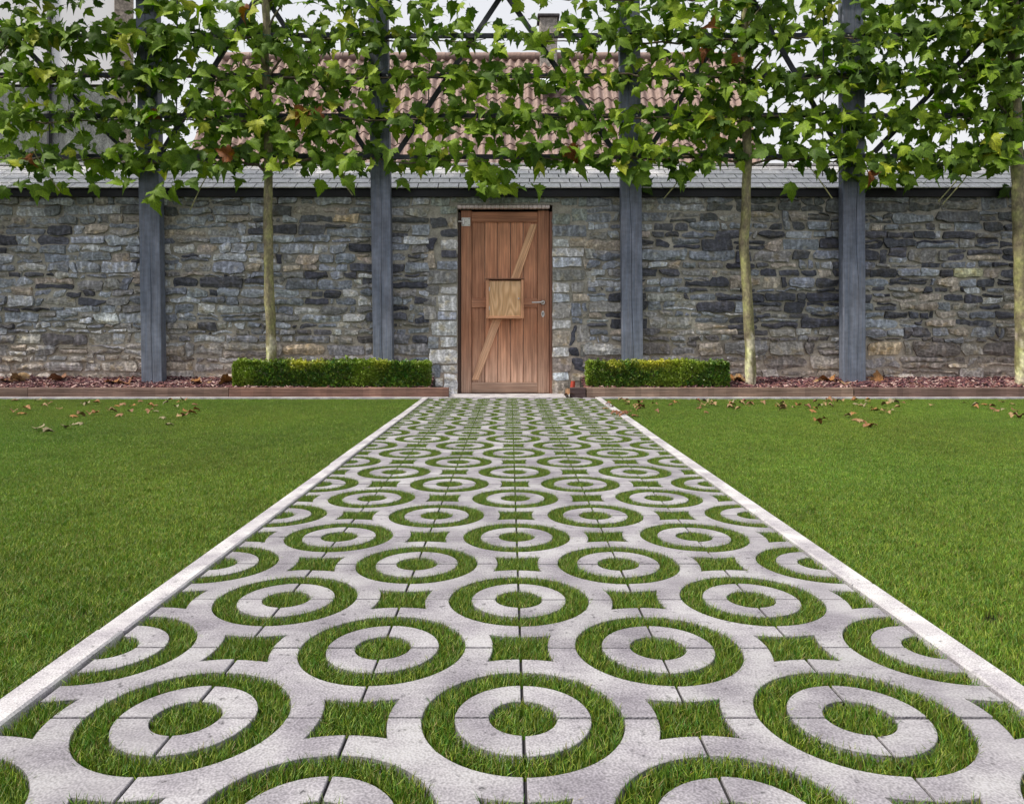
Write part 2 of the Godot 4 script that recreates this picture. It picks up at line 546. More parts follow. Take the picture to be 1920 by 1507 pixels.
# ---------------------------------------------------------------- the scene
func _ready() -> void:
	rng.seed = 4711
	# camera: level, lens shifted down
	var cam := Camera3D.new()
	cam.name = "camera"
	add_child(cam)
	var near := 0.1
	cam.set_frustum(2.0 * 753.5 / F * near, Vector2((960.0 - VX) / F, -(753.5 - VY) / F) * near, near, 600.0)
	cam.keep_aspect = Camera3D.KEEP_HEIGHT
	cam.position = Vector3(0, EYE, 0)
	cam.current = true
	# overcast sky
	var env := Environment.new()
	var sky_mat := ProceduralSkyMaterial.new()
	sky_mat.sky_top_color = Color(0.93, 0.94, 0.97)
	sky_mat.sky_horizon_color = Color(1.0, 1.0, 1.0)
	sky_mat.sky_curve = 0.2
	sky_mat.sky_energy_multiplier = 0.87
	sky_mat.ground_bottom_color = Color(0.3, 0.32, 0.25)
	sky_mat.ground_horizon_color = Color(0.6, 0.62, 0.6)
	var sky := Sky.new()
	sky.sky_material = sky_mat
	env.background_mode = Environment.BG_SKY
	env.sky = sky
	env.tonemap_mode = Environment.TONE_MAPPER_LINEAR
	env.tonemap_exposure = 1.3
	env.sdfgi_enabled = true
	env.ssao_enabled = true
	env.ssil_enabled = true
	var we := WorldEnvironment.new()
	we.name = "environment"
	we.environment = env
	add_child(we)
	# pale sun through cloud, high on the left and a little behind the camera
	var sun := DirectionalLight3D.new()
	sun.name = "sun"
	sun.light_energy = 1.15
	sun.light_color = Color(1.0, 0.97, 0.92)
	sun.light_angular_distance = 5.0
	sun.shadow_enabled = true
	add_child(sun)
	sun.look_at_from_position(Vector3.ZERO, -Vector3(-0.62, 1.0, 0.24), Vector3.UP)

	make_materials()
	build_ground()
	build_wall()
	build_houses()
	build_path()
	build_door()
	build_bed()
	build_trellis()
	build_trees()
	build_hedges()
	build_lawns()
	build_litter()

func build_ground() -> void:
	var mb = MB.new()
	mb.quad(Vector3(-300, -0.036, 60), Vector3(300, -0.036, 60), Vector3(300, -0.036, -400), Vector3(-300, -0.036, -400))
	tag(part(self, "ground", mb.done(), A.soil), "dark soil under the lawns and the grass paving", "ground", "", "structure")

# ---------------------------------------------------------------- stone wall
const STONES := {
	"dark": [[0.115, 0.122, 0.155], [0.085, 0.09, 0.12], [0.15, 0.155, 0.19]],
	"blue": [[0.37, 0.41, 0.48], [0.43, 0.47, 0.54], [0.32, 0.35, 0.42]],
	"light": [[0.66, 0.71, 0.79], [0.58, 0.63, 0.71], [0.78, 0.82, 0.88]],
	"grey": [[0.46, 0.46, 0.45], [0.54, 0.53, 0.50], [0.38, 0.375, 0.37]],
	"warm": [[0.66, 0.57, 0.47], [0.58, 0.51, 0.44], [0.70, 0.61, 0.52]],
	"jamb": [[0.84, 0.89, 0.98], [0.74, 0.80, 0.90], [0.94, 0.96, 1.0]],
	"tan": [[0.98, 0.78, 0.50], [0.92, 0.72, 0.48]],
	"white": [[1.15, 1.12, 1.06], [1.1, 1.1, 1.1]],
	"green": [[0.46, 0.52, 0.48], [0.40, 0.46, 0.44]],
}

func stone_colour(kind: String) -> Color:
	var l = STONES[kind]
	var t = l[rng.randi() % l.size()]
	var k = R(0.98, 1.36)
	return Color(t[0] * k, t[1] * k * R(0.98, 1.02), t[2] * k * R(0.96, 1.04))

var snoise := FastNoiseLite.new()

func stone_shape(mb: MB, x0: float, y0: float, x1: float, y1: float, rough: float, proud: float, col: Color) -> void:
	# one rubble stone: its back lies in the mortar, its face is cleft and uneven
	var w = x1 - x0
	var h = y1 - y0
	var nx = clampi(int(w / 0.055), 3, 8)
	var ny = clampi(int(h / 0.035), 3, 5)
	var k = R(0.15, 0.6) * rough
	var sd = R(0, 100)
	var slant = Vector2(R(-1, 1), R(-1, 1)) * 0.008
	var shear = R(-0.4, 0.4) * rough * h
	var taper = R(-0.28, 0.22) * rough
	mb.uvo = Vector2(R(0, 20), R(0, 20))
	mb.col = col
	var g = []
	for j in ny + 1:
		var row = []
		for i in nx + 1:
			var u = 2.0 * i / nx - 1.0
			var v = 2.0 * j / ny - 1.0
			var a = u * sqrt(1.0 - k * v * v * 0.5)
			var b = v * sqrt(1.0 - k * u * u * 0.5)
			b *= 1.0 + taper * u
			var p = Vector2((x0 + x1) * 0.5 + a * w * 0.5 + v * shear * 0.5, (y0 + y1) * 0.5 + b * h * 0.5)
			p += Vector2(snoise.get_noise_3d(p.x * 140, p.y * 140, sd), snoise.get_noise_3d(p.x * 120, p.y * 160, sd + 50)) * 0.026 * (0.25 + rough)
			var edge = maxf(absf(u), absf(v))
			var z = proud + snoise.get_noise_3d(p.x * 60, p.y * 200, sd) * 0.016 * (0.25 + rough) + slant.x * u + slant.y * v
			if edge > 0.99:
				z -= R(0.004, 0.010) * (0.4 + rough)
			row.append(Vector3(p.x, p.y, -WALL + maxf(z, 0.004)))
		g.append(row)
	for j in ny:
		for i in nx:
			if (i + j) % 2:
				mb.quad(g[j][i], g[j][i + 1], g[j + 1][i + 1], g[j + 1][i])
			else:
				mb.quad(g[j][i + 1], g[j + 1][i + 1], g[j + 1][i], g[j][i])
	var rim = []
	for i in nx: rim.append(g[0][i])
	for j in ny: rim.append(g[j][nx])
	for i in nx: rim.append(g[ny][nx - i])
	for j in ny: rim.append(g[ny - j][0])
	for i in rim.size():
		var a = rim[i]
		var b = rim[(i + 1) % rim.size()]
		mb.quad(Vector3(a.x, a.y, -WALL - 0.02), Vector3(b.x, b.y, -WALL - 0.02), b, a)

func build_wall() -> void:
	snoise.seed = 5
	snoise.frequency = 0.05
	snoise.fractal_octaves = 2
	var wall = thing("stone_wall", "long grey rubble stone garden wall under a pale slate coping, with a wooden door in it", "wall")
	var dl = at(858, 0, WALL).x
	var dr = at(1036, 0, WALL).x
	var dt = at(0, 384, WALL).y
	var top = 2.14
	var xa = -7.0
	var xb = 7.0
	# mortar: the body of the wall, with the opening for the door
	var mb = MB.new()
	var mortar = func(x: float, y: float) -> Color:
		var low = clampf(1.0 - (y - 0.12) / 0.7, 0.0, 1.0)
		var n = snoise.get_noise_2d(x * 30, y * 30)
		var c = Color(0.47, 0.445, 0.38).lerp(Color(0.58, 0.475, 0.40), low)
		return c * (1.0 + n * 0.3)
	var step = 0.07
	for blk in [[xa, dl, -0.05, top], [dr, xb, -0.05, top], [dl, dr, dt, top]]:
		var nx = int(ceil((blk[1] - blk[0]) / step))
		var ny = int(ceil((blk[3] - blk[2]) / step))
		for i in nx:
			for j in ny:
				var p = []
				var cc = []
				for q in [[0, 0], [1, 0], [1, 1], [0, 1]]:
					var x = lerpf(blk[0], blk[1], float(i + q[0]) / nx)
					var y = lerpf(blk[2], blk[3], float(j + q[1]) / ny)
					var z = snoise.get_noise_2d(x * 120, y * 120) * 0.007
					p.append(Vector3(x, y, -WALL + z))
					cc.append(mortar.call(x, y))
				var nn = [Vector3.BACK, Vector3.BACK, Vector3.BACK]
				var uu = []
				for q in p: uu.append(Vector2(q.x, q.y))
				var n1 = (p[1] - p[0]).cross(p[2] - p[0]).normalized()
				var n2 = (p[2] - p[0]).cross(p[3] - p[0]).normalized()
				mb.tris([p[0], p[1], p[2]], [n1, n1, n1], [uu[0], uu[1], uu[2]], [cc[0], cc[1], cc[2]])
				mb.tris([p[0], p[2], p[3]], [n2, n2, n2], [uu[0], uu[2], uu[3]], [cc[0], cc[2], cc[3]])
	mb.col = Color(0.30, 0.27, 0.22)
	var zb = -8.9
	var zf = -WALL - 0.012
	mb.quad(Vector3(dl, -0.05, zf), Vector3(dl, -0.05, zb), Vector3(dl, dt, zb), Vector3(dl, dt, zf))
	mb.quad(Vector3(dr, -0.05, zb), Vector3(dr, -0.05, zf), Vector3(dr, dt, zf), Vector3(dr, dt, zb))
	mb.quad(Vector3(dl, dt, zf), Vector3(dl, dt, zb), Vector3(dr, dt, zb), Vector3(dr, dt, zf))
	mb.quad(Vector3(xb, -0.05, zb), Vector3(xa, -0.05, zb), Vector3(xa, top, zb), Vector3(xb, top, zb))
	mb.quad(Vector3(xa, -0.05, zb), Vector3(xa, -0.05, zf), Vector3(xa, top, zf), Vector3(xa, top, zb))
	mb.quad(Vector3(xb, -0.05, zf), Vector3(xb, -0.05, zb), Vector3(xb, top, zb), Vector3(xb, top, zf))
	part(wall, "mortar", mb.done(), A.mortar)

	# stones: [x0, y0, x1, y1, roughness, proud, kind]
	var stones = []
	var q = func(l: Array, kind: String, rough := 0.25):     # jamb stones, measured in the door's enlargement
		var a = at(800 + l[0] / 3.767, 360 + l[3] / 3.767, WALL)
		var b = at(800 + l[2] / 3.767, 360 + l[1] / 3.767, WALL)
		stones.append([a.x, a.y, b.x, b.y, rough, R(0.016, 0.026), "jamb" if kind == "light" else kind])
	for l in [[[100, 100, 215, 155], "green"], [[155, 180, 215, 258], "warm"], [[30, 180, 140, 250], "dark"], [[100, 270, 215, 312], "dark"], [[100, 342, 215, 398], "light"], [[-5, 320, 62, 408], "dark"], [[100, 412, 215, 464], "dark"],
		[[-15, 420, 60, 535], "warm"], [[70, 490, 215, 545], "blue"], [[0, 558, 215, 648], "grey"], [[100, 670, 215, 716], "light"], [[85, 728, 215, 838], "white"], [[-10, 665, 85, 722], "grey"], [[-20, 740, 70, 800], "grey"], [[-20, 810, 68, 900], "grey"], [[80, 848, 215, 900], "light"], [[35, 914, 215, 1014], "light"],
		[[100, 1024, 215, 1092], "light"], [[12, 1020, 84, 1104], "blue"], [[22, 1114, 215, 1212], "light"], [[32, 1220, 98, 1304], "blue"], [[104, 1222, 215, 1276], "light"], [[38, 1312, 114, 1376], "light"], [[122, 1284, 215, 1440], "light"],
		[[890, 155, 1012, 228], "green"], [[1025, 118, 1130, 205], "green"], [[890, 240, 1130, 312], "blue"], [[890, 333, 998, 386], "light"], [[1012, 320, 1130, 386], "warm"], [[890, 398, 1106, 456], "light"], [[890, 464, 1096, 528], "light"],
		[[890, 548, 1116, 620], "grey"], [[890, 640, 1004, 706], "white"], [[890, 722, 1006, 776], "light"], [[890, 785, 1018, 890], "grey"], [[890, 908, 1016, 964], "light"], [[890, 978, 1012, 1084], "warm"], [[890, 1098, 1002, 1162], "light"],
		[[890, 1178, 1022, 1262], "warm"], [[890, 1274, 1002, 1326], "light"], [[890, 1332, 1012, 1440], "warm"],
		[[1020, 640, 1108, 712], "grey"], [[1035, 722, 1150, 772], "warm"], [[1024, 780, 1090, 875], "blue"], [[1030, 890, 1100, 925], "blue"], [[1022, 940, 1048, 1085], "dark"], [[1060, 940, 1150, 1060], "grey"], [[1012, 1100, 1072, 1160], "dark"], [[1034, 1172, 1108, 1265], "dark"], [[1085, 1075, 1150, 1160], "grey"], [[1020, 1280, 1140, 1330], "warm"], [[1120, 400, 1190, 470], "grey"], [[1112, 480, 1190, 545], "warm"], [[1130, 560, 1190, 630], "grey"]]:
		q.call(l[0], l[1], 0.3 if l[1] != "dark" else 0.7)
	var zone_l = at(806, 0, WALL).x
	var zone_r = at(1108, 0, WALL).x
	# coursed rubble elsewhere
	for side in [[xa, zone_l], [zone_r, xb]]:
		var y = -0.03
		var course = 0
		while y < 2.06:
			var h = R(0.05, 0.13)
			if y < 0.4 and rng.randf() < 0.5:
				h = R(0.11, 0.17)
			if y + h > 1.98:
				h = 2.07 - y
			var x = side[0] + R(-0.1, 0.0)
			while x < side[1] - 0.05:
				var w = clampf(h * R(1.3, 4.2), 0.10, 0.52)
				if rng.randf() < 0.12:
					w = h * R(0.6, 1.0)
				if x + w > side[1] - 0.1:
					w = side[1] - x
				var wave = snoise.get_noise_2d(x * 14.0 + course * 37.0, course * 91.0) * 0.03
				var wave2 = snoise.get_noise_2d(x * 14.0 + (course + 1) * 37.0, (course + 1) * 91.0) * 0.03
				var g = R(0.006, 0.015)
				var lo = y + wave + g
				var hi = y + h + wave2 - g * R(0.5, 1.0)
				if h > 0.10 and w > 0.16 and rng.randf() < 0.42:
					var m = lerpf(lo, hi, R(0.35, 0.65))
					stones.append([x + g, lo, x + w - g, m - 0.004, R(0.5, 1.2), R(0.006, 0.034), ""])
					if rng.randf() < 0.45 and w > 0.2:
						var c = x + w * R(0.35, 0.65)
						stones.append([x + g, m + 0.006, c - 0.005, hi, R(0.5, 1.2), R(0.006, 0.034), ""])
						stones.append([c + 0.006, m + 0.006, x + w - g, hi, R(0.5, 1.2), R(0.006, 0.034), ""])
					else:
						stones.append([x + g, m + 0.006, x + w - g, hi, R(0.5, 1.2), R(0.006, 0.034), ""])
				else:
					stones.append([x + g, lo, x + w - g, hi, R(0.4, 1.1), R(0.010, 0.046), ""])
				x += w
			y += h
			course += 1
	# over the door head
	var lx = zone_l
	while lx < zone_r - 0.06:
		var w = minf(R(0.16, 0.42), zone_r - lx)
		var a0 = at(0, 381, WALL).y
		if lx < dl - 0.1 or lx > dr:
			a0 = at(0, 386, WALL).y
		stones.append([lx + 0.008, a0 + 0.004, lx + w - 0.008, 2.06, 0.4, R(0.008, 0.02), "green"])
		lx += w
	# stones that stand out in the photograph: the nearest stone takes that kind
	var marks = [[663, 405, "tan"], [535, 390, "dark"], [590, 652, "tan"], [655, 590, "white"], [660, 556, "white"], [560, 575, "white"], [180, 628, "white"], [1368, 590, "white"], [1500, 618, "white"], [1650, 655, "white"], [1652, 652, "tan"], [1828, 512, "tan"], [1762, 515, "dark"], [1880, 512, "dark"], [1460, 462, "warm"], [1550, 505, "warm"], [1545, 525, "tan"], [1800, 690, "warm"], [1870, 690, "warm"], [1740, 720, "tan"], [180, 400, "light"], [540, 460, "light"], [620, 470, "light"], [100, 545, "light"], [160, 520, "light"], [460, 575, "light"], [230, 520, "light"], [430, 490, "light"], [1340, 385, "dark"], [1440, 385, "dark"], [1515, 383, "dark"], [1505, 480, "dark"], [1560, 535, "dark"], [1300, 460, "dark"], [1470, 515, "dark"], [1760, 400, "dark"], [1740, 450, "dark"], [1880, 450, "dark"], [230, 660, "grey"], [790, 408, "dark"], [780, 640, "dark"]]
	for m in marks:
		var p = at(m[0], m[1], WALL)
		var best = -1
		var bd = 9.0
		for i in stones.size():
			if stones[i][6] != "" and i < 70:
				continue
			var s = stones[i]
			var d = Vector2((s[0] + s[2]) * 0.5 - p.x, ((s[1] + s[3]) * 0.5 - p.y) * 2.0).length()
			if d < bd:
				bd = d
				best = i
		if best >= 0 and bd < 0.3:
			stones[best][6] = m[2]
	stones.sort_custom(func(a, b):
		var ina = absf(a[0] + a[2]) < 10.9
		var inb = absf(b[0] + b[2]) < 10.9
		if ina != inb:
			return ina
		return (a[2] - a[0]) * (a[3] - a[1]) > (b[2] - b[0]) * (b[3] - b[1]))
	var rest = MB.new()
	for i in stones.size():
		var s = stones[i]
		var kind = s[6]
		var mid = Vector2((s[0] + s[2]) * 0.5, (s[1] + s[3]) * 0.5)
		if kind == "":
			var right = clampf((mid.x - 1.2) / 1.2, 0.0, 1.0)
			var k = rng.randf()
			var dark = lerpf(0.15, 0.46, right)
			if k < dark: kind = "dark"
			elif k < dark + lerpf(0.36, 0.22, right): kind = "blue"
			elif k < dark + lerpf(0.58, 0.30, right): kind = "light"
			elif k < 0.92: kind = "grey"
			else: kind = "warm"
		var col = stone_colour(kind)
		var low = clampf(1.0 - (mid.y - 0.15) / 0.6, 0.0, 1.0)
		if absf(mid.x - 0.0) > 1.0:
			col = col.lerp(Color(0.70, 0.585, 0.50), low * 0.8)
		var high = clampf((mid.y - 1.6) / 0.4, 0.0, 1.0)      # blended to grey-green towards the top
		col = col.lerp(Color(0.36, 0.40, 0.33), high * 0.4)
		if i < 300:
			var one = MB.new()
			stone_shape(one, s[0], s[1], s[2], s[3], s[4], s[5], col)
			piece(wall, "stone", one.done(A.stone), null, Transform3D())
		else:
			stone_shape(rest, s[0], s[1], s[2], s[3], s[4], s[5], col)
	tag(part(wall, "smaller_stones", rest.done(), A.stone), "", "", "", "stuff")

	# slate coping
	var ez = -7.785
	var ey = at(0, 351, 7.785).y
	var rz = -8.38
	var ry = at(0, 311, 8.38).y
	var fm = MB.new()
	fm.box(Vector3(0, ey - 0.055, ez - 0.03), Vector3(xb - xa, 0.078, 0.024), 0.003)
	fm.box(Vector3(0, ey - 0.082, (ez - 0.045 - WALL) * 0.5), Vector3(xb - xa, 0.012, WALL + ez - 0.045), 0.0)
	part(wall, "fascia", fm.done(), A.fascia)
	var roof = Node3D.new()
	roof.name = "slate_coping"
	wall.add_child(roof)
	var dm = MB.new()
	var back = 2.0 * rz - ez
	var low = Vector3(0, -0.016, 0)
	dm.quad(Vector3(xa, ey, ez) + low, Vector3(xb, ey, ez) + low, Vector3(xb, ry, rz) + low, Vector3(xa, ry, rz) + low)
	dm.quad(Vector3(xa, ry, rz) + low, Vector3(xb, ry, rz) + low, Vector3(xb, ey, back) + low, Vector3(xa, ey, back) + low)
	part(roof, "underlay", dm.done(), A.fascia)
	var slope = Vector2(rz - ez, ry - ey)
	var ang = atan2(ry - ey, -(rz - ez))
	var rows = 5
	var gauge = slope.length() / rows
	var sw = 0.212
	var variants = []
	for k in 4:
		var m = MB.new()
		m.uvo = Vector2(k * 0.37, k * 0.61)
		m.box(Vector3(0, 0, 0), Vector3(sw - R(0.007, 0.010), 0.012, gauge * 1.28), 0.0015)
		variants.append(m.done())
	var spare = []
	for r in rows:
		var n = int((xb - xa) / sw)
		for i in n + 1:
			var x = xa + (i + (0.5 if r % 2 else 0.0)) * sw
			var t = (r + 0.5) * gauge - gauge * 0.10
			var c = Vector3(x, ey + sin(ang) * t + 0.006, ez - cos(ang) * t)
			var b = Basis(Vector3.RIGHT, ang - 0.035 + R(-0.006, 0.006)).rotated(Vector3.UP, R(-0.006, 0.006))
			if absf(x) < 5.55:
				piece(roof, "slate", variants[rng.randi() % 4], A.slate[rng.randi() % 4], Transform3D(b, c))
			else:
				spare.append(Transform3D(b, c))
	var o = multi(roof, "slates_beyond", variants[0], A.slate[0], spare)
	tag(o, "", "", "", "stuff")
	var rid = MB.new()
	rid.box(Vector3(0, ry + 0.012, rz), Vector3(xb - xa, 0.025, 0.09), 0.006)
	part(roof, "ridge_strip", rid.done(), A.slate[2])

# ---------------------------------------------------------------- houses behind
func build_houses() -> void:
	var x0 = -8.7
	var x1 = 6.8
	var ez = -20.0
	var rz = -22.5
	var ey = at(0, 318, 20).y
	var ry = at(0, 108, 22.5).y
	var h = thing("house", "house behind the wall with a steep pinkish red pantile roof", "house", Vector3(0, 0, -22.5))
	var org = Vector3(0, 0, 22.5)
	var w = MB.new()
	w.box(Vector3((x0 + x1) * 0.5, ey * 0.5 - 0.05, -0.0), Vector3(x1 - x0 - 0.3, ey + 0.1, 4.6))
	for s in [x0 + 0.15, x1 - 0.15]:
		var a = Vector3(s, ey, 2.3)
		var b = Vector3(s, ey, -2.3)
		var c = Vector3(s, ry - 0.1, 0)
		if s > 0: w.tri(a, b, c)
		else: w.tri(b, a, c)
	part(h, "wall", w.done(), mat(srgb(0.62, 0.6, 0.56), 0.9, T.grit))
	var roof = Node3D.new()
	roof.name = "roof"
	h.add_child(roof)
	var u = MB.new()
	var dn = Vector3(0, -0.12, 0)
	for s in [1.0, -1.0]:
		var a = Vector3(x0, ey, 2.5 * s) + dn
		var b = Vector3(x1, ey, 2.5 * s) + dn
		var c = Vector3(x1, ry, 0) + dn
		var d = Vector3(x0, ry, 0) + dn
		if s > 0: u.quad(a, b, c, d)
		else: u.quad(b, a, d, c)
	part(roof, "roof_deck", u.done(), A.tile[2])
	# pantiles
	var sl = Vector2(2.5, ry - ey).length()
	var ang = atan2(ry - ey, 2.5)
	var rows = 10
	var gauge = sl / rows
	var tw = 0.254
	var tiles = []
	for k in 2:
		var m = MB.new()
		var seg = 8
		var prof = []
		for i in seg + 1:
			var t = float(i) / seg
			prof.append(Vector2((t - 0.5) * tw * 1.04, 0.045 * sin(t * TAU - 0.5) + 0.01))
		var l = gauge * 1.08
		for i in seg:
			var a = prof[i]
			var b = prof[i + 1]
			var na = Vector3(-(prof[mini(i + 1, seg)].y - prof[maxi(i - 1, 0)].y), prof[mini(i + 1, seg)].x - prof[maxi(i - 1, 0)].x, 0).normalized()
			var nb = Vector3(-(prof[mini(i + 2, seg)].y - prof[i].y), prof[mini(i + 2, seg)].x - prof[i].x, 0).normalized()
			var p = [Vector3(a.x, a.y, 0.0), Vector3(b.x, b.y, 0.0), Vector3(b.x, b.y - 0.03, -l), Vector3(a.x, a.y - 0.03, -l)]
			var white = [Color.WHITE, Color.WHITE, Color.WHITE]
			m.tris([p[0], p[1], p[2]], [na, nb, nb], [Vector2(a.x, k), Vector2(b.x, k), Vector2(b.x, l + k)], white)
			m.tris([p[0], p[2], p[3]], [na, nb, na], [Vector2(a.x, k), Vector2(b.x, l + k), Vector2(a.x, l + k)], white)
			m.quad(Vector3(a.x, a.y - 0.028, 0), Vector3(b.x, b.y - 0.028, 0), p[1], p[0])
		tiles.append(m.done())
	var spare = []
	var cols = int((x1 - x0) / tw)
	for r in rows:
		for i in cols:
			var x = x0 + (i + 0.5) * tw
			var t = r * gauge
			var c = Vector3(x, ey + sin(ang) * t + 0.02, 2.5 - cos(ang) * t)
			var b = Basis(Vector3.RIGHT, ang + R(-0.008, 0.008)).rotated(Vector3.BACK, R(-0.012, 0.012))
			if x > -4.8 and x < 5.6 and r < 8 and counts.get([roof.get_instance_id(), "roof_tile"], 0) < 300:
				piece(roof, "roof_tile", tiles[rng.randi() % 2], A.tile[rng.randi() % 4], Transform3D(b, c))
			else:
				spare.append(Transform3D(b, c))
	tag(multi(roof, "further_tiles", tiles[0], A.tile[1], spare), "", "", "", "stuff")
	for i in int((x1 - x0) / 0.45):
		var m = MB.new()
		m.tube([Vector3(-0.22, 0, 0), Vector3(0.24, 0, 0)], [0.13, 0.14], 10)
		piece(roof, "ridge_tile", m.done(), A.tile[rng.randi() % 4], Transform3D(Basis(), Vector3(x0 + 0.22 + i * 0.45, ry + 0.02, 0)))
	# roof light and chimney
	var rl = at(1026, 161, 21.6) + org + Vector3(0, 0, 0.12)
	var fr = MB.new()
	fr.box(Vector3.ZERO, Vector3(0.66, 0.08, 0.62), 0.01)
	var f = part(roof, "roof_window", fr.done(), mat(srgb(0.2, 0.2, 0.21), 0.5, null, null, 0, Vector3.ONE, false), rl)
	f.rotation.x = ang
	var pn = MB.new()
	pn.box(Vector3(0, 0.035, 0), Vector3(0.54, 0.03, 0.5), 0.004)
	var gl = mat(srgb(0.72, 0.76, 0.8), 0.08, null, null, 0, Vector3.ONE, false)
	f.mesh.surface_set_material(0, f.material_override)
	part(h, "roof_window_pane", pn.done(), gl, rl + Vector3(0, 0.02, 0.02)).rotation.x = ang
	var cx = at(1028, 0, 22.5).x
	var ch = MB.new()
	ch.box(Vector3(cx, ry + 0.4, -0.1), Vector3(0.52, 1.5, 0.6), 0.02)
	var chimney = part(h, "chimney", ch.done(), mat(srgb(0.66, 0.6, 0.54), 0.9, T.grit, null, 0.0, Vector3(2, 2, 1)))
	var band = MB.new()
	band.box(Vector3(cx, ry + 0.62, -0.1), Vector3(0.58, 0.1, 0.66), 0.02)
	part(chimney, "chimney_band", band.done(), mat(srgb(0.45, 0.33, 0.25), 0.9, T.grit))
	var cap = MB.new()
	cap.box(Vector3(cx, ry + 1.18, -0.1), Vector3(0.66, 0.09, 0.74), 0.02)
	part(chimney, "chimney_cap", cap.done(), mat(srgb(0.12, 0.11, 0.12), 0.9, T.grit))

	# the taller building on the left
	var b = thing("neighbouring_building", "pale building behind the far left of the wall, with tall windows and a beige pier", "building", Vector3(-9, 0, -13))
	var o = Vector3(9, 0, 13)
	var xr = at(250, 0, 13).x + 9
	var xw = at(214, 0, 13).x + 9
	var beige = mat(srgb(0.42, 0.36, 0.31), 0.9, T.grit, T.stone_bump, 0.5, Vector3(1.2, 1.2, 1))
	var pier = MB.new()
	slab(pier, PackedVector2Array([Vector2(xw, 0), Vector2(xr, 0), Vector2(xr - 2.3, 4.0), Vector2(xw - 2.3, 4.0)]), 7.2, 0.0, 0.01)
	part(b, "pier", pier.done(), beige)
	var wl = MB.new()
	slab(wl, PackedVector2Array([Vector2(-6, 0.02), Vector2(xw - 0.01, 0.02), Vector2(xw - 2.4, 4.0), Vector2(-6, 4.0)]), 3.0, 0.0, 0.01)
	part(b, "wall", wl.done(), mat(srgb(0.5, 0.47, 0.43), 0.9, T.grit))
	var win = Node3D.new()
	win.name = "window"
	b.add_child(win)
	var dk = mat(srgb(0.05, 0.05, 0.055), 0.5, null, null, 0, Vector3.ONE, false)
	var pane_up = mat(srgb(0.78, 0.78, 0.8), 0.12, null, null, 0, Vector3.ONE, false)  # mirrored sky painted into the upper panes as a pale base colour
	var pane_low = mat(srgb(0.34, 0.36, 0.33), 0.15, T.grit, null, 0, Vector3(0.5, 0.25, 1), false)
	var xs = []
	var x = xw
	while x > -6.0:
		xs.append(x)
		x -= 1.17
	for i in xs.size() - 1:
		for j in [[3.0, 4.95, pane_low], [5.0, 7.2, pane_up]]:
			var p = MB.new()
			p.box(Vector3((xs[i] + xs[i + 1]) * 0.5, (j[0] + j[1]) * 0.5, -0.1), Vector3(1.12, j[1] - j[0], 0.02), 0.0)
			part(win, "pane", p.done(), j[2])
		var mm = MB.new()
		mm.box(Vector3(xs[i + 1], 5.1, -0.06), Vector3(0.05, 4.2, 0.06), 0.004)
		part(win, "mullion", mm.done(), dk)
	var back = MB.new()
	slab(back, PackedVector2Array([Vector2(-6, 0.25), Vector2(xw - 0.15, 0.25), Vector2(xw - 2.4, 3.9), Vector2(-6, 3.9)]), 7.2, 3.0, 0.01)
	part(b, "rear_wall", back.done(), mat(srgb(0.5, 0.47, 0.43), 0.9, T.grit))
	var pipe = MB.new()
	pipe.tube([Vector3(xr + 0.03, 0.0, 0.06), Vector3(xr + 0.03, at(0, 155, 13).y, 0.06)], [0.04, 0.04], 10)
	part(b, "downpipe", pipe.done(), mat(srgb(0.8, 0.8, 0.82), 0.4, null, null, 0, Vector3.ONE, false))

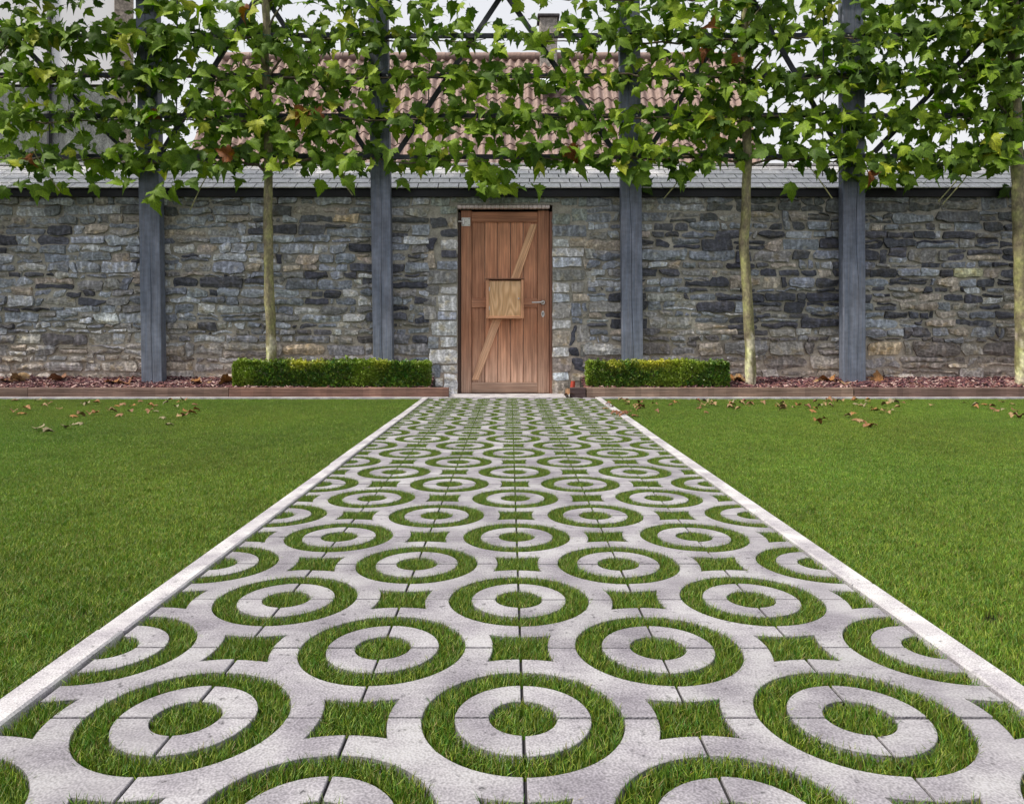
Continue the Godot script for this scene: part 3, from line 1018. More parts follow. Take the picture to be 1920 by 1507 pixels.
# ---------------------------------------------------------------- paved path
func build_path() -> void:
	var path = thing("path", "pale concrete grass paving path with ring and square openings leading to the door", "path", Vector3(X0, 0, 0), "", "structure")
	var kinds = [paver_mesh(false), paver_mesh(true)]
	for j in range(-2, 23):
		for i in range(-3, 3):
			var xf = Transform3D(Basis.from_euler(Vector3(R(-0.003, 0.003), R(-0.002, 0.002), R(-0.003, 0.003))), Vector3(i * M, R(-0.0009, 0.0009), -(D0 + j) * M))
			piece(path, "paver", kinds[posmod(i + j, 2)], A.concrete[rng.randi() % 4], xf)
	# grass standing in the openings
	var ringdisc = func(q: Vector2) -> bool:
		var r = q.length()
		return r < 0.197 or (r > 0.412 and r < 0.594)
	var star = func(q: Vector2) -> bool:
		for c in [Vector2(1, 0), Vector2(-1, 0), Vector2(0, 1), Vector2(0, -1)]:
			if q.distance_to(c) < 0.806:
				return false
		return absf(q.x) < 0.23 and absf(q.y) < 0.23
	var half = func(f: Callable) -> Callable:
		return func(q: Vector2) -> bool: return q.x > 0.012 and f.call(q)
	var tufts = thing("path_grass", "tufts of mid green grass growing in the paving openings", "grass", Vector3(X0, 0, 0), "", "stuff")
	var meshes = {
		"ring": [path_grass_mesh(ringdisc, 0.6, 12.0), path_grass_mesh(ringdisc, 0.6, 12.0)],
		"star": [path_grass_mesh(star, 0.24, 12.0), path_grass_mesh(star, 0.24, 12.0)],
		"half_ring": [path_grass_mesh(half.call(ringdisc), 0.6, 12.0)],
		"half_star": [path_grass_mesh(half.call(star), 0.24, 12.0)],
	}
	var where = {}
	for j in range(-2, 24):
		for i in range(-3, 4):
			var ring = posmod(i + j, 2) == 0
			var edge = absi(i) == 3
			var key = ("half_" if edge else "") + ("ring" if ring else "star")
			var n = rng.randi() % meshes[key].size()
			var turn = (0.0 if i < 0 else PI) if edge else (rng.randi() % 4) * PI / 2
			if j == 23 or j == -2:
				if j == 23:
					continue
			var k = [key, n]
			if not where.has(k):
				where[k] = []
			where[k].append(Transform3D(Basis(Vector3.UP, turn), Vector3(i * M, 0, -(D0 + j) * M)))
	for k in where:
		multi(tufts, "grass_in_openings", meshes[k[0]][k[1]], A.grass, where[k])
	# near-black strips that paint shade into the joints between the pavers
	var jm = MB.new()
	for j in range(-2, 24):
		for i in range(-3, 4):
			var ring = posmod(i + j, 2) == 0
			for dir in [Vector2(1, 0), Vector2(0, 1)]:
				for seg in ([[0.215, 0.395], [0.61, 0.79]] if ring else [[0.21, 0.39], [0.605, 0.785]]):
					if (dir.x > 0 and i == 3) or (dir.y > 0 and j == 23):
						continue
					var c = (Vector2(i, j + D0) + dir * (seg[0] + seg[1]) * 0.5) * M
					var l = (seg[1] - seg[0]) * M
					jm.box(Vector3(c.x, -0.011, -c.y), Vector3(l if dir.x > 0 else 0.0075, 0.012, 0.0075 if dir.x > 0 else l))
	tag(part(path, "joint_shade", jm.done(), mat(srgb(0.022, 0.02, 0.022), 1.0, null, null, 0, Vector3.ONE, false)), "", "", "", "stuff")
	# white edging on both sides, in metre lengths
	for s in [-1, 1]:
		var e = thing("edging", "white concrete edging strip along the %s side of the paved path" % ("left" if s < 0 else "right"), "edging", Vector3(X0 + s * (3.0 * M + 0.008 + 0.029), 0, 0), "edgings beside the path", "structure")
		var z = 0.55 if s < 0 else 0.84
		while z < 7.38:
			var l = minf(1.0, 7.40 - z)
			var mb = MB.new()
			mb.box(Vector3(0, -0.051, -z - l * 0.5), Vector3(0.057, 0.112, l - 0.005), 0.004)
			piece(e, "edging_block", mb.done(), A.kerb, Transform3D(Basis(), Vector3(R(-0.0015, 0.0015), R(-0.002, 0.0015), 0)))
			z += l
	for s in [[-1500, 841, "left"], [1122, 3400, "right"]]:
		var a = at(s[0], 0, 7.38).x
		var b = at(s[1], 0, 7.38).x
		var mb = MB.new()
		mb.box(Vector3((a + b) * 0.5, -0.02, -7.385), Vector3(b - a, 0.052, 0.04), 0.003)
		tag(part(self, "lawn_edging", mb.done(), A.kerb), "thin white edging between the timber sleepers and the %s lawn" % s[2], "edging", "edgings along the sleepers", "structure")
	var st = MB.new()
	var a = at(838, 0, 7.43).x
	var b = at(1062, 0, 7.43).x
	st.box(Vector3((a + b) * 0.5, -0.02, -7.64), Vector3(b - a, 0.046, 0.45), 0.004)
	tag(part(self, "doorstep", st.done(), A.kerb), "white concrete doorstep slab under the wooden door", "doorstep", "", "structure")

# ---------------------------------------------------------------- door
func build_door() -> void:
	var D := 7.915
	var d = thing("garden_door", "brown ledged wooden plank door with a diagonal brace in the stone wall", "door", at(946, 0, D) * Vector3(1, 0, 1), "", "thing")
	var o = -d.position
	var bot = 0.006
	var pt = func(px: float, py: float) -> Vector2:
		var p = at(px, py, D)
		return Vector2(p.x + o.x, p.y)
	var tint = func(y: float, k: float) -> Color:              # sun-bleached towards the bottom
		var low = pow(clampf(1.0 - (y - 0.08) / 0.62, 0.0, 1.0), 1.3)
		var c = Color(0.84, 0.53, 0.385).lerp(Color(0.98, 0.90, 0.90), low * 0.9 + 0.16 * clampf(1.0 - absf(y - 1.0) / 0.35, 0.0, 1.0))
		return Color(c.r * k, c.g * k, c.b * k)
	var rect = func(called: String, a: Vector2, b: Vector2, z: float, th: float, k: float, horizontal: bool):
		# a board from corner a to corner b, its front at z, made in strips so that it can bleach downwards
		var mb = MB.new()
		mb.uvo = Vector2(R(0, 9), R(0, 9))
		var w = absf(b.x - a.x)
		var h = absf(b.y - a.y)
		var c = (a + b) * 0.5
		if horizontal:
			mb.col = tint.call(c.y, k)
			mb.box(Vector3.ZERO, Vector3(h, w, th), 0.003)
			var n = part(d, called, mb.done(), A.door, Vector3(c.x, c.y, z - th * 0.5))
			n.rotation.z = PI / 2
			return
		mb.box(Vector3(0, 0, 0), Vector3(w, h, th), 0.003)
		mb = MB.new()
		mb.uvo = Vector2(R(0, 9), R(0, 9))
		var n = maxi(1, int(h / 0.1))
		var bev = 0.003
		for i in n:
			var y0 = -h * 0.5 + h * i / n
			var y1 = -h * 0.5 + h * (i + 1) / n
			var c0 = tint.call(c.y + y0, k)
			var c1 = tint.call(c.y + y1, k)
			var ring = [Vector2(-w * 0.5, -th), Vector2(-w * 0.5, -bev), Vector2(-w * 0.5 + bev, 0), Vector2(w * 0.5 - bev, 0), Vector2(w * 0.5, -bev), Vector2(w * 0.5, -th)]
			for q in 5:
				var p0 = ring[q]
				var p1 = ring[q + 1]
				var nn = Vector3(-(p1.y - p0.y), 0, p1.x - p0.x).normalized()
				var p = [Vector3(p0.x, y0, p0.y), Vector3(p1.x, y0, p1.y), Vector3(p1.x, y1, p1.y), Vector3(p0.x, y1, p0.y)]
				var uu = []
				for e in p: uu.append(Vector2(e.x + e.z, -e.y))
				mb.tris([p[0], p[1], p[2]], [nn, nn, nn], [uu[0], uu[1], uu[2]], [c0, c0, c1])
				mb.tris([p[0], p[2], p[3]], [nn, nn, nn], [uu[0], uu[2], uu[3]], [c0, c1, c1])
		mb.col = tint.call(c.y + h * 0.5, k)
		mb.quad(Vector3(-w * 0.5, h * 0.5, 0), Vector3(w * 0.5, h * 0.5, 0), Vector3(w * 0.5, h * 0.5, -th), Vector3(-w * 0.5, h * 0.5, -th))
		mb.quad(Vector3(-w * 0.5, -h * 0.5, -th), Vector3(w * 0.5, -h * 0.5, -th), Vector3(w * 0.5, -h * 0.5, 0), Vector3(-w * 0.5, -h * 0.5, 0))
		part(d, called, mb.done(), A.door, Vector3(c.x, c.y, z))
	# planks
	var xs = [884.0, 909.0, 933.0, 957.0, 981.0, 1008.0]
	for i in 5:
		var a = pt.call(xs[i] + 0.8, 0)
		var b = pt.call(xs[i + 1] - 0.8, 410)
		rect.call("plank", Vector2(a.x, bot + 0.02), b, -0.022, 0.02, [0.72, 1.02, 1.02, 1.0, 0.9][i], false)
	var bk = MB.new()
	var p0 = pt.call(866, 0)
	var p1 = pt.call(1028, 396)
	bk.box(Vector3((p0.x + p1.x) * 0.5, (bot + p1.y) * 0.5, -0.05), Vector3(p1.x - p0.x, p1.y - bot, 0.012))
	bk.col = Color(0.15, 0.1, 0.09)
	part(d, "backing", bk.done(), A.door)
	# frame of the leaf
	var a1 = pt.call(864.5, 0)
	rect.call("stile", Vector2(a1.x, bot), pt.call(884, 395), 0.0, 0.045, 0.72, false)
	var a2 = pt.call(1008, 0)
	rect.call("stile", Vector2(a2.x, bot), pt.call(1029.5, 395), 0.0, 0.045, 0.72, false)
	rect.call("rail", pt.call(884.2, 416), pt.call(1007.8, 397), -0.001, 0.044, 0.72, true)
	rect.call("rail", pt.call(884.2, 576), pt.call(1007.8, 559), -0.001, 0.04, 0.76, true)
	var a3 = pt.call(884.2, 0)
	rect.call("rail", Vector2(a3.x, bot), pt.call(1007.8, 717), -0.001, 0.042, 0.55, true)
	# brace in two lengths
	for l in [[965, 524, 1003, 420, 0.098, 1.28], [889, 712, 932, 598, 0.098, 1.4]]:
		var q0 = pt.call(l[0], l[1])
		var q1 = pt.call(l[2], l[3])
		var dir = q1 - q0
		var mb = MB.new()
		mb.uvo = Vector2(R(0, 9), R(0, 9))
		# a parallelogram cut to the rails
		var hw = 0.047
		var bz = [-0.021, -0.003]
		var lo = [Vector2(q0.x - hw, q0.y), Vector2(q0.x + hw, q0.y), Vector2(q1.x + hw, q1.y), Vector2(q1.x - hw, q1.y)]
		for e in 4:
			lo[e].x = clampf(lo[e].x, pt.call(884.6, 0).x, pt.call(1007.4, 0).x)
		var up = dir.normalized()
		var rt = Vector2(up.y, -up.x)
		var cc = Color(1.0, 0.80, 0.60) if l[5] < 1.35 else Color(1.0, 0.82, 0.68)
		var nn = Vector3.BACK
		var P = []
		var U = []
		for e in lo:
			P.append(Vector3(e.x, e.y, bz[1]))
			U.append(Vector2(e.dot(rt), -e.dot(up)))
		mb.tris([P[0], P[1], P[2]], [nn, nn, nn], [U[0], U[1], U[2]], [cc, cc, cc])
		mb.tris([P[0], P[2], P[3]], [nn, nn, nn], [U[0], U[2], U[3]], [cc, cc, cc])
		mb.col = cc
		for e in 4:
			var f = (e + 1) % 4
			mb.quad(Vector3(P[e].x, P[e].y, bz[0]), Vector3(P[f].x, P[f].y, bz[0]), P[f], P[e])
		part(d, "brace", mb.done(), A.door)
	# outer frame and weather strip over the head
	var f1 = pt.call(858.4, 0)
	var f2 = pt.call(1035.6, 0)
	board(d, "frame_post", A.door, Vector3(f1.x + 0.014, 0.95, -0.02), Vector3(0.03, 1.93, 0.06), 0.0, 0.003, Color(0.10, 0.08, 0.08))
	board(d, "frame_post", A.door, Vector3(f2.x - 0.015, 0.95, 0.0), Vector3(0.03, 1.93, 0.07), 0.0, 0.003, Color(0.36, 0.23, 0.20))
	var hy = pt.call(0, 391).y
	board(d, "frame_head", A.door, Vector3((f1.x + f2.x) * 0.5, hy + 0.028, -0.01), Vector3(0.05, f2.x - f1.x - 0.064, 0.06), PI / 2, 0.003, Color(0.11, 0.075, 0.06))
	var strip = MB.new()
	var w = pt.call(1030, 0).x - pt.call(858.6, 0).x
	var n = 22
	for i in n:
		strip.box(Vector3(-w * 0.5 + (i + 0.5) * w / n, 0, 0), Vector3(w / n - 0.001, 0.034, 0.075), 0.006)
	part(d, "weather_strip", strip.done(), mat(srgb(0.95, 0.80, 0.78), 0.4, T.pale, null, 0, Vector3(2, 2, 1)), Vector3((pt.call(858.6, 0).x + pt.call(1030, 0).x) * 0.5, hy + 0.006, 0.05))
	# hinge plate
	var hp = pt.call(873.5, 416)
	var hm = MB.new()
	hm.box(Vector3(0, 0, 0.004), Vector3(0.092, 0.09, 0.007), 0.002)
	var hinge = part(d, "hinge", hm.done(), mat(srgb(0.78, 0.77, 0.74), 0.4, null, null, 0, Vector3.ONE, false), Vector3(hp.x, hp.y, 0.0))
	for e in [[-0.03, 0.03], [0.034, 0.034], [0.034, -0.034], [-0.03, -0.034], [0.0, 0.0]]:
		var s = MB.new()
		s.tube([Vector3(e[0], e[1], 0.006), Vector3(e[0], e[1], 0.0095)], [0.0055, 0.005], 8)
		part(hinge, "screw", s.done(), mat(srgb(0.2, 0.19, 0.18), 0.4, null, null, 0, Vector3.ONE, false))
	var kn = MB.new()
	kn.tube([Vector3(-0.028, -0.028, 0.016), Vector3(-0.028, 0.028, 0.016)], [0.012, 0.012], 10)
	kn.tube([Vector3(-0.085, 0.002, 0.016), Vector3(-0.028, 0.002, 0.016)], [0.009, 0.009], 8)
	part(hinge, "pin", kn.done(), A.steel)
	# lever handle with rose, and lock plate
	var rp = pt.call(1018, 567)
	var rs = MB.new()
	rs.tube([Vector3(0, 0, 0), Vector3(0, 0, 0.009), Vector3(0, 0, 0.012)], [0.027, 0.027, 0.02], 20)
	var handle = part(d, "handle", rs.done(), A.steel, Vector3(rp.x, rp.y, 0.0))
	var lv = MB.new()
	lv.tube([Vector3(0, 0, 0.008), Vector3(0, 0, 0.05), Vector3(-0.008, 0.0, 0.058), Vector3(-0.02, 0.0, 0.06), Vector3(-0.118, -0.002, 0.06)], [0.0095, 0.0095, 0.0095, 0.0095, 0.009], 10)
	part(handle, "lever", lv.done(), A.steel)
	var lp = pt.call(1018, 588.5)
	var lk = MB.new()
	var ov = []
	var ci = PackedVector2Array()
	for i in 20:
		var t = TAU * i / 20
		ci.append(Vector2(cos(t) * 0.016, sin(t) * 0.034))
	slab_up(lk, ci, 0.006)
	var lock = part(d, "lock_plate", lk.done(), A.steel, Vector3(lp.x, lp.y, 0.0))
	var kh = MB.new()
	kh.tube([Vector3(0, 0.007, 0.004), Vector3(0, 0.007, 0.0095)], [0.0085, 0.0085], 12)
	kh.box(Vector3(0, -0.009, 0.006), Vector3(0.008, 0.02, 0.005), 0.001)
	part(lock, "keyhole", kh.done(), mat(srgb(0.06, 0.05, 0.05), 0.5, null, null, 0, Vector3.ONE, false))

	# wooden letter box fixed to the door
	var zb = D - 0.0
	var bx = thing("letter_box", "square varnished wooden letter box fixed on the middle of the door", "letter box", at(947, 561.5, D) + Vector3(0, 0, 0.002))
	var bw = 70.0 / F * 7.8
	var bh = 73.0 / F * 7.8
	var dep = 0.14
	var bm = A.door
	var lt = Color(0.92, 0.66, 0.50)
	var t = 0.026
	board(bx, "side_panel", bm, Vector3(-bw * 0.5 + t * 0.5, 0, dep * 0.5), Vector3(t, bh, dep), 0.0, 0.003, lt)
	board(bx, "side_panel", bm, Vector3(bw * 0.5 - t * 0.5, 0, dep * 0.5), Vector3(t, bh, dep), 0.0, 0.003, lt)
	board(bx, "lid", bm, Vector3(0, bh * 0.5 + 0.006, dep * 0.5 + 0.006), Vector3(0.014, bw + 0.014, dep + 0.014), PI / 2, 0.003, Color(0.36, 0.24, 0.19))
	board(bx, "bottom_panel", bm, Vector3(0, -bh * 0.5 + t * 0.5, dep * 0.5), Vector3(t, bw - 2 * t - 0.001, dep - 0.002), PI / 2, 0.003, lt)
	board(bx, "back_panel", bm, Vector3(0, 0, 0.006), Vector3(bw - 2 * t - 0.002, bh - t - 0.004, 0.01), 0.0, 0.001, Color(0.3, 0.2, 0.16))
	var fm = MB.new()
	fm.uvo = Vector2(0.31, 0.22)
	fm.box(Vector3.ZERO, Vector3(bw - 2 * t - 0.008, bh - t - 0.016, 0.014), 0.002)
	var front = part(bx, "front_door", fm.done(), A.boxfront, Vector3(0, 0.004, dep - 0.014))
	var nb = MB.new()
	nb.tube([Vector3(0, 0, 0.006), Vector3(0, 0, 0.016), Vector3(0, 0, 0.026), Vector3(0, 0, 0.03)], [0.006, 0.006, 0.011, 0.006], 10)
	part(front, "knob", nb.done(), A.steel, Vector3(bw * 0.5 - 0.052, 0.0, 0))
	for y in [0.1, -0.1]:
		var hg = MB.new()
		hg.tube([Vector3(0, -0.02, 0.008), Vector3(0, 0.02, 0.008)], [0.005, 0.005], 8)
		part(front, "hinge", hg.done(), A.steel, Vector3(-bw * 0.5 + t + 0.006, y, 0))

func slab_up(mb: MB, poly: PackedVector2Array, th: float) -> void:
	var c = Vector3(0, 0, th)
	for i in poly.size():
		var a = poly[i]
		var b = poly[(i + 1) % poly.size()]
		mb.tri(c, Vector3(a.x, a.y, th), Vector3(b.x, b.y, th))
		mb.quad(Vector3(a.x, a.y, 0), Vector3(b.x, b.y, 0), Vector3(b.x, b.y, th), Vector3(a.x, a.y, th))

# ---------------------------------------------------------------- planting bed
func bed_height(x: float, d: float) -> float:
	return lerpf(0.085, 0.165, clampf((d - 7.48) / 0.37, 0.0, 1.0)) + snoise.get_noise_2d(x * 60, d * 60) * 0.014

func build_bed() -> void:
	var ends = [[-7.0, at(812, 0, 7.6).x, "left"], [at(1092, 0, 7.6).x, 7.0, "right"]]
	for e in ends:
		var mb = MB.new()
		var n = int((e[1] - e[0]) / 0.1)
		for i in n:
			var xa = lerpf(e[0], e[1], float(i) / n)
			var xb = lerpf(e[0], e[1], float(i + 1) / n)
			for j in 4:
				var d0 = 7.44 + 0.42 * j / 4.0
				var d1 = 7.44 + 0.42 * (j + 1) / 4.0
				mb.quad(Vector3(xa, bed_height(xa, d0), -d0), Vector3(xb, bed_height(xb, d0), -d0), Vector3(xb, bed_height(xb, d1), -d1), Vector3(xa, bed_height(xa, d1), -d1))
		for s in [0, 1]:
			var x = e[s]
			var a = Vector3(x, -0.04, -7.44)
			var b = Vector3(x, -0.04, -7.86)
			var c = Vector3(x, bed_height(x, 7.86), -7.86)
			var d = Vector3(x, bed_height(x, 7.44), -7.44)
			if s: mb.quad(a, b, c, d)
			else: mb.quad(b, a, d, c)
		tag(part(self, "planting_bed", mb.done(), A.soil), "narrow raised soil bed along the wall on the %s of the door" % e[2], "bed", "beds along the wall", "structure")
		# bark mulch
		var chips = []
		for k in 3:
			var m = MB.new()
			var l = [1.0, 0.7, 1.35][k]
			m.box(Vector3.ZERO, Vector3(0.034 * l, 0.006, 0.012), 0.002)
			chips.append(m.done())
		var mulch = thing("bark_mulch", "reddish brown bark mulch covering the bed on the %s of the door" % e[2], "mulch", Vector3.ZERO, "bark mulch along the wall", "stuff")
		var xs = [[], [], []]
		var cs = [[], [], []]
		for i in int((e[1] - e[0]) * 1150):
			var x = R(e[0] + 0.02, e[1] - 0.02)
			var d = R(7.47, 7.85)
			var k = rng.randi() % 3
			var b = Basis.from_euler(Vector3(R(-0.6, 0.6), R(0, TAU), R(-0.6, 0.6))).scaled(Vector3.ONE * R(0.8, 1.7))
			xs[k].append(Transform3D(b, Vector3(x, bed_height(x, d) + R(0.002, 0.016), -d)))
			var t = R(0.6, 1.4)
			var c = [Color(0.145, 0.055, 0.06), Color(0.075, 0.03, 0.04), Color(0.24, 0.11, 0.09), Color(0.46, 0.32, 0.29)][rng.randi() % 4 if rng.randf() < 0.6 else rng.randi() % 2]
			cs[k].append(Color(c.r * t, c.g * t, c.b * t))
		for k in 3:
			multi(mulch, "bark_chip", chips[k], A.chip, xs[k], cs[k])
	# timber sleepers
	var list = [
		[-420, 51.5, Color(0.20, 0.13, 0.11), "weathered dark timber sleeper at the far left, its end by the joint near the frame"],
		[52.5, 428, Color(0.21, 0.135, 0.115), "long rough brown timber sleeper in front of the left mulch bed"],
		[429, 841, Color(0.235, 0.130, 0.105), "smooth plain reddish brown timber sleeper in front of the left hedge"],
		[1069, 1098, Color(0.10, 0.065, 0.07), "short dark block of timber between the door jamb and the right sleeper"],
		[1100, 1600, Color(0.27, 0.19, 0.155), "pale cracked timber sleeper in front of the right hedge"],
		[1602, 2400, Color(0.20, 0.13, 0.115), "dark cracked timber sleeper at the right end below the bark mulch"]]
	for l in list:
		var a = at(l[0], 0, 7.42).x
		var b = at(l[1], 0, 7.42).x
		var mb = MB.new()
		mb.uvo = Vector2(R(0, 9), R(0, 9))
		# grain along its length, the upper edge worn
		var len = b - a
		var n = maxi(2, int(len / 0.06))
		var sec = [Vector2(-0.035, -0.05), Vector2(0.035, -0.05), Vector2(0.035, 0.05), Vector2(-0.035, 0.05)]   # (z, y)
		var ring = []
		for i in n + 1:
			var y = -len * 0.5 + len * i / n
			var r = []
			for q in [[0.035, -0.06], [0.035, 0.040], [0.030, 0.049], [-0.03, 0.05], [-0.035, 0.044], [-0.035, -0.06]]:
				r.append(Vector3(q[0] + R(-0.0012, 0.0012), y, q[1] + R(-0.0025, 0.0015)))
			ring.append(r)
		for i in n:
			var t = 0.95 + 0.9 * absf(snoise.get_noise_2d((a + i * 0.06) * 40, 7.0))
			mb.col = Color(l[2].r * t, l[2].g * t, l[2].b * t)
			for q in 6:
				var w = (q + 1) % 6
				mb.quad(ring[i][q], ring[i][w], ring[i + 1][w], ring[i + 1][q])
		mb.col = l[2]
		for i in range(1, 5):
			mb.tri(ring[0][0], ring[0][i + 1], ring[0][i])
			mb.tri(ring[n][0], ring[n][i], ring[n][i + 1])
		# local x -> towards the camera, y -> along the sleeper, z -> up
		var bas = Basis(Vector3(0, 0, 1), Vector3(1, 0, 0), Vector3(0, 1, 0))
		var o = part(self, "timber_sleeper", mb.done(), A.sleeper)
		o.transform = Transform3D(bas, Vector3((a + b) * 0.5, 0.046, -7.447))
		tag(o, l[3], "sleeper", "timber sleepers edging the beds")
	# red tube beside the jamb
	var rt = MB.new()
	rt.tube([Vector3(-0.006, 0.0, 0), Vector3(0.002, 0.075, 0), Vector3(0.004, 0.098, 0)], [0.024, 0.023, 0.021], 14, false)
	rt.tube([Vector3(0.004, 0.098, 0), Vector3(0.002, 0.06, 0)], [0.018, 0.017], 14, true)
	var red = mat(srgb(0.42, 0.055, 0.03), 0.45, null, null, 0, Vector3.ONE, false)
	var stub = part(self, "red_tube", rt.done(), red)
	stub.position = at(1074, 0, 7.55) * Vector3(1, 0, 1) + Vector3(0, 0.055, 0)
	tag(stub, "small red plastic tube standing upright beside the right door jamb", "tube")
	var bs = MB.new()
	bs.box(Vector3(at(1077, 0, 7.6).x, 0.02, -7.60), Vector3(0.10, 0.08, 0.22), 0.01)
	bs.col = Color(1, 1, 1)
	tag(part(self, "stone_footing", bs.done(), A.mortar), "low grey block on the ground between the right jamb and the bed", "block", "", "structure")

# ---------------------------------------------------------------- trellis
const RAILS := [67.0, 142.0, 217.0, 293.0]

func build_trellis() -> void:
	var t = thing("trellis", "tall blue grey timber trellis of four posts with dark rails and slanting braces", "trellis", Vector3(0, 0, -7.71))
	var o = Vector3(0, 0, 7.71)
	# posts: [centre px at the foot, centre px at the top of the frame, width px]
	for p in [[283.5, 270.5, 38.5], [718, 705.5, 36.5], [1187.5, 1179.5, 38.5], [1603.5, 1601, 41.5]]:
		var D = 7.66
		var foot = at(p[0], 712, D)
		var head = at(p[1], -130, D)
		var hw = p[2] / F * D * 0.5
		var mb = MB.new()
		mb.uvo = Vector2(R(0, 9), R(0, 9))
		var n = 60
		var y0 = 0.05
		var ring = []
		var g0 = R(-0.3, 0.3) * hw
		var sd = R(0, 100)
		for i in n + 1:
			var k = float(i) / n
			var y = lerpf(y0, head.y, k)
			var x = lerpf(foot.x, head.x, (y - foot.y) / (head.y - foot.y))
			var gc = g0 + snoise.get_noise_2d(y * 12, sd) * hw * 0.25 + snoise.get_noise_2d(y * 160, sd) * 0.003
			var gw = 0.0008 + 0.0024 * clampf(snoise.get_noise_2d(y * 18, sd + 30) + 0.55, 0.0, 1.0)
			var e = snoise.get_noise_2d(y * 50, sd + 60) * 0.0015
			ring.append([Vector3(x - hw, y, -0.06), Vector3(x - hw + e, y, 0.045), Vector3(x - hw + 0.005 + e, y, 0.05), Vector3(x + gc - gw, y, 0.05), Vector3(x + gc, y, 0.05 - gw * 5.0), Vector3(x + gc + gw, y, 0.05), Vector3(x + hw - 0.005 + e, y, 0.05), Vector3(x + hw + e, y, 0.045), Vector3(x + hw, y, -0.06)])
		for i in n:
			for q in 8:
				mb.quad(ring[i][q], ring[i][q + 1], ring[i + 1][q + 1], ring[i + 1][q])
			mb.quad(ring[i][8], ring[i][0], ring[i + 1][0], ring[i + 1][8])
		part(t, "post", mb.done(), A.post)
	# rails, one length per bay
	var bays = [[-260, 283], [275, 718], [712, 1187], [1180, 1604], [1598, 2200]]
	var r = 0
	for y in [-8.0] + RAILS:
		for b in bays:
			var a0 = b[0]
			if a0 < 0 and y > 200: a0 = 34.0
			var D = 7.645
			var p0 = at(a0, y + R(-1.5, 1.5), D) + o
			var p1 = at(b[1] - 1.5, y + R(-1.5, 1.5), D) + o
			var d = p1 - p0
			board(t, "rail", A.rail, (p0 + p1) * 0.5, Vector3(0.048, d.length(), 0.024), atan2(d.y, d.x) - PI / 2, 0.003)
			for px in [b[0], b[1]]:
				if px > 200 and px < 1700:
					var m = MB.new()
					var c = at(px + (14 if px == b[0] else -14), y, D) + o
					m.tube([c + Vector3(0, 0, 0.01), c + Vector3(0, 0, 0.018), c + Vector3(0, 0, 0.02)], [0.011, 0.011, 0.006], 8)
					part(t, "bolt", m.done(), A.steel)
	# braces behind the rails
	for l in [[742, 291, 948, -20], [1155, 288, 942, -20], [300, 290, 490, -20], [690, 288, 488, -20], [240, 288, -60, -20], [1218, 280, 1404, -20], [1580, 290, 1400, -20], [1640, 285, 1932, -20]]:
		var D = 7.69
		var p0 = at(l[0], l[1], D) + o
		var p1 = at(l[2], l[3], D) + o
		var d = p1 - p0
		board(t, "brace", A.rail, (p0 + p1) * 0.5 + Vector3(0, 0, R(-0.004, 0.004)), Vector3(0.052, d.length(), 0.022), atan2(d.y, d.x) - PI / 2, 0.003)
	# thin canes
	for c in [[91, 318, 130], [330, 300, -20], [1543, 330, -20], [1785, 345, -20], [1322, 280, 60], [803, 200, 120]]:
		var m = MB.new()
		m.tube([at(c[0], c[1], 7.62) + o, at(c[0] + 2, c[2], 7.62) + o], [0.006, 0.006], 6)
		part(t, "cane", m.done(), A.rail)

# ---------------------------------------------------------------- trees
var DENS := [
	[6, 6, 5, 4, 7, 6, 7, 6, 5, 5, 8, 6, 6, 4, 1, 2, 3, 5, 7, 8, 8, 8, 7, 7, 7, 4, 6, 7, 8, 9],
	[9, 9, 8, 7, 8, 7, 8, 7, 7, 8, 8, 7, 7, 7, 6, 7, 6, 8, 8, 8, 8, 8, 7, 6, 8, 8, 8, 8, 9, 9],
	[8, 5, 6, 7, 9, 6, 7, 7, 6, 7, 6, 5, 7, 7, 5, 3, 6, 6, 6, 7, 8, 8, 5, 5, 8, 9, 7, 8, 7, 9],
	[8, 8, 7, 6, 9, 7, 7, 7, 7, 7, 7, 6, 6, 7, 7, 7, 7, 6, 6, 6, 7, 8, 7, 6, 8, 8, 8, 9, 8, 9],
	[7, 7, 7, 7, 7, 6, 8, 8, 7, 7, 6, 5, 4, 7, 7, 6, 5, 4, 4, 5, 8, 8, 8, 7, 7, 6, 6, 7, 8, 9],
	[8, 7, 7, 7, 8, 7, 8, 8, 8, 7, 7, 6, 7, 8, 8, 8, 8, 7, 7, 7, 8, 8, 7, 7, 8, 7, 8, 8, 7, 9],
	[7, 3, 5, 6, 7, 7, 8, 8, 7, 8, 7, 3, 6, 7, 7, 7, 7, 6, 7, 7, 9, 7, 5, 7, 7, 6, 6, 7, 7, 9],
	[7, 6, 6, 7, 7, 7, 7, 7, 6, 7, 7, 5, 6, 6, 6, 7, 7, 7, 7, 8, 7, 5, 3, 6, 7, 8, 8, 8, 7, 8],
	[3, 5, 3, 3, 2, 4, 3, 2, 1, 2, 2, 1, 0, 3, 6, 2, 0, 1, 3, 3, 2, 0, 0, 2, 3, 1, 3, 2, 2, 2]]

func leaf_basis(size: float, messy: float) -> Basis:
	var n = Vector3(R(-0.7, 0.7), R(-0.1, 1.0), R(0.45, 1.0)) + Vector3(R(-1, 1), R(-1, 1), R(-1, 1)) * messy
	n = n.normalized()
	var t = Vector3(R(-1.0, 1.0), R(-1.1, 0.35), R(-0.2, 0.5))
	t = (t - n * n.dot(t)).normalized()
	return Basis(t.cross(n), t, n).scaled(Vector3.ONE * size)

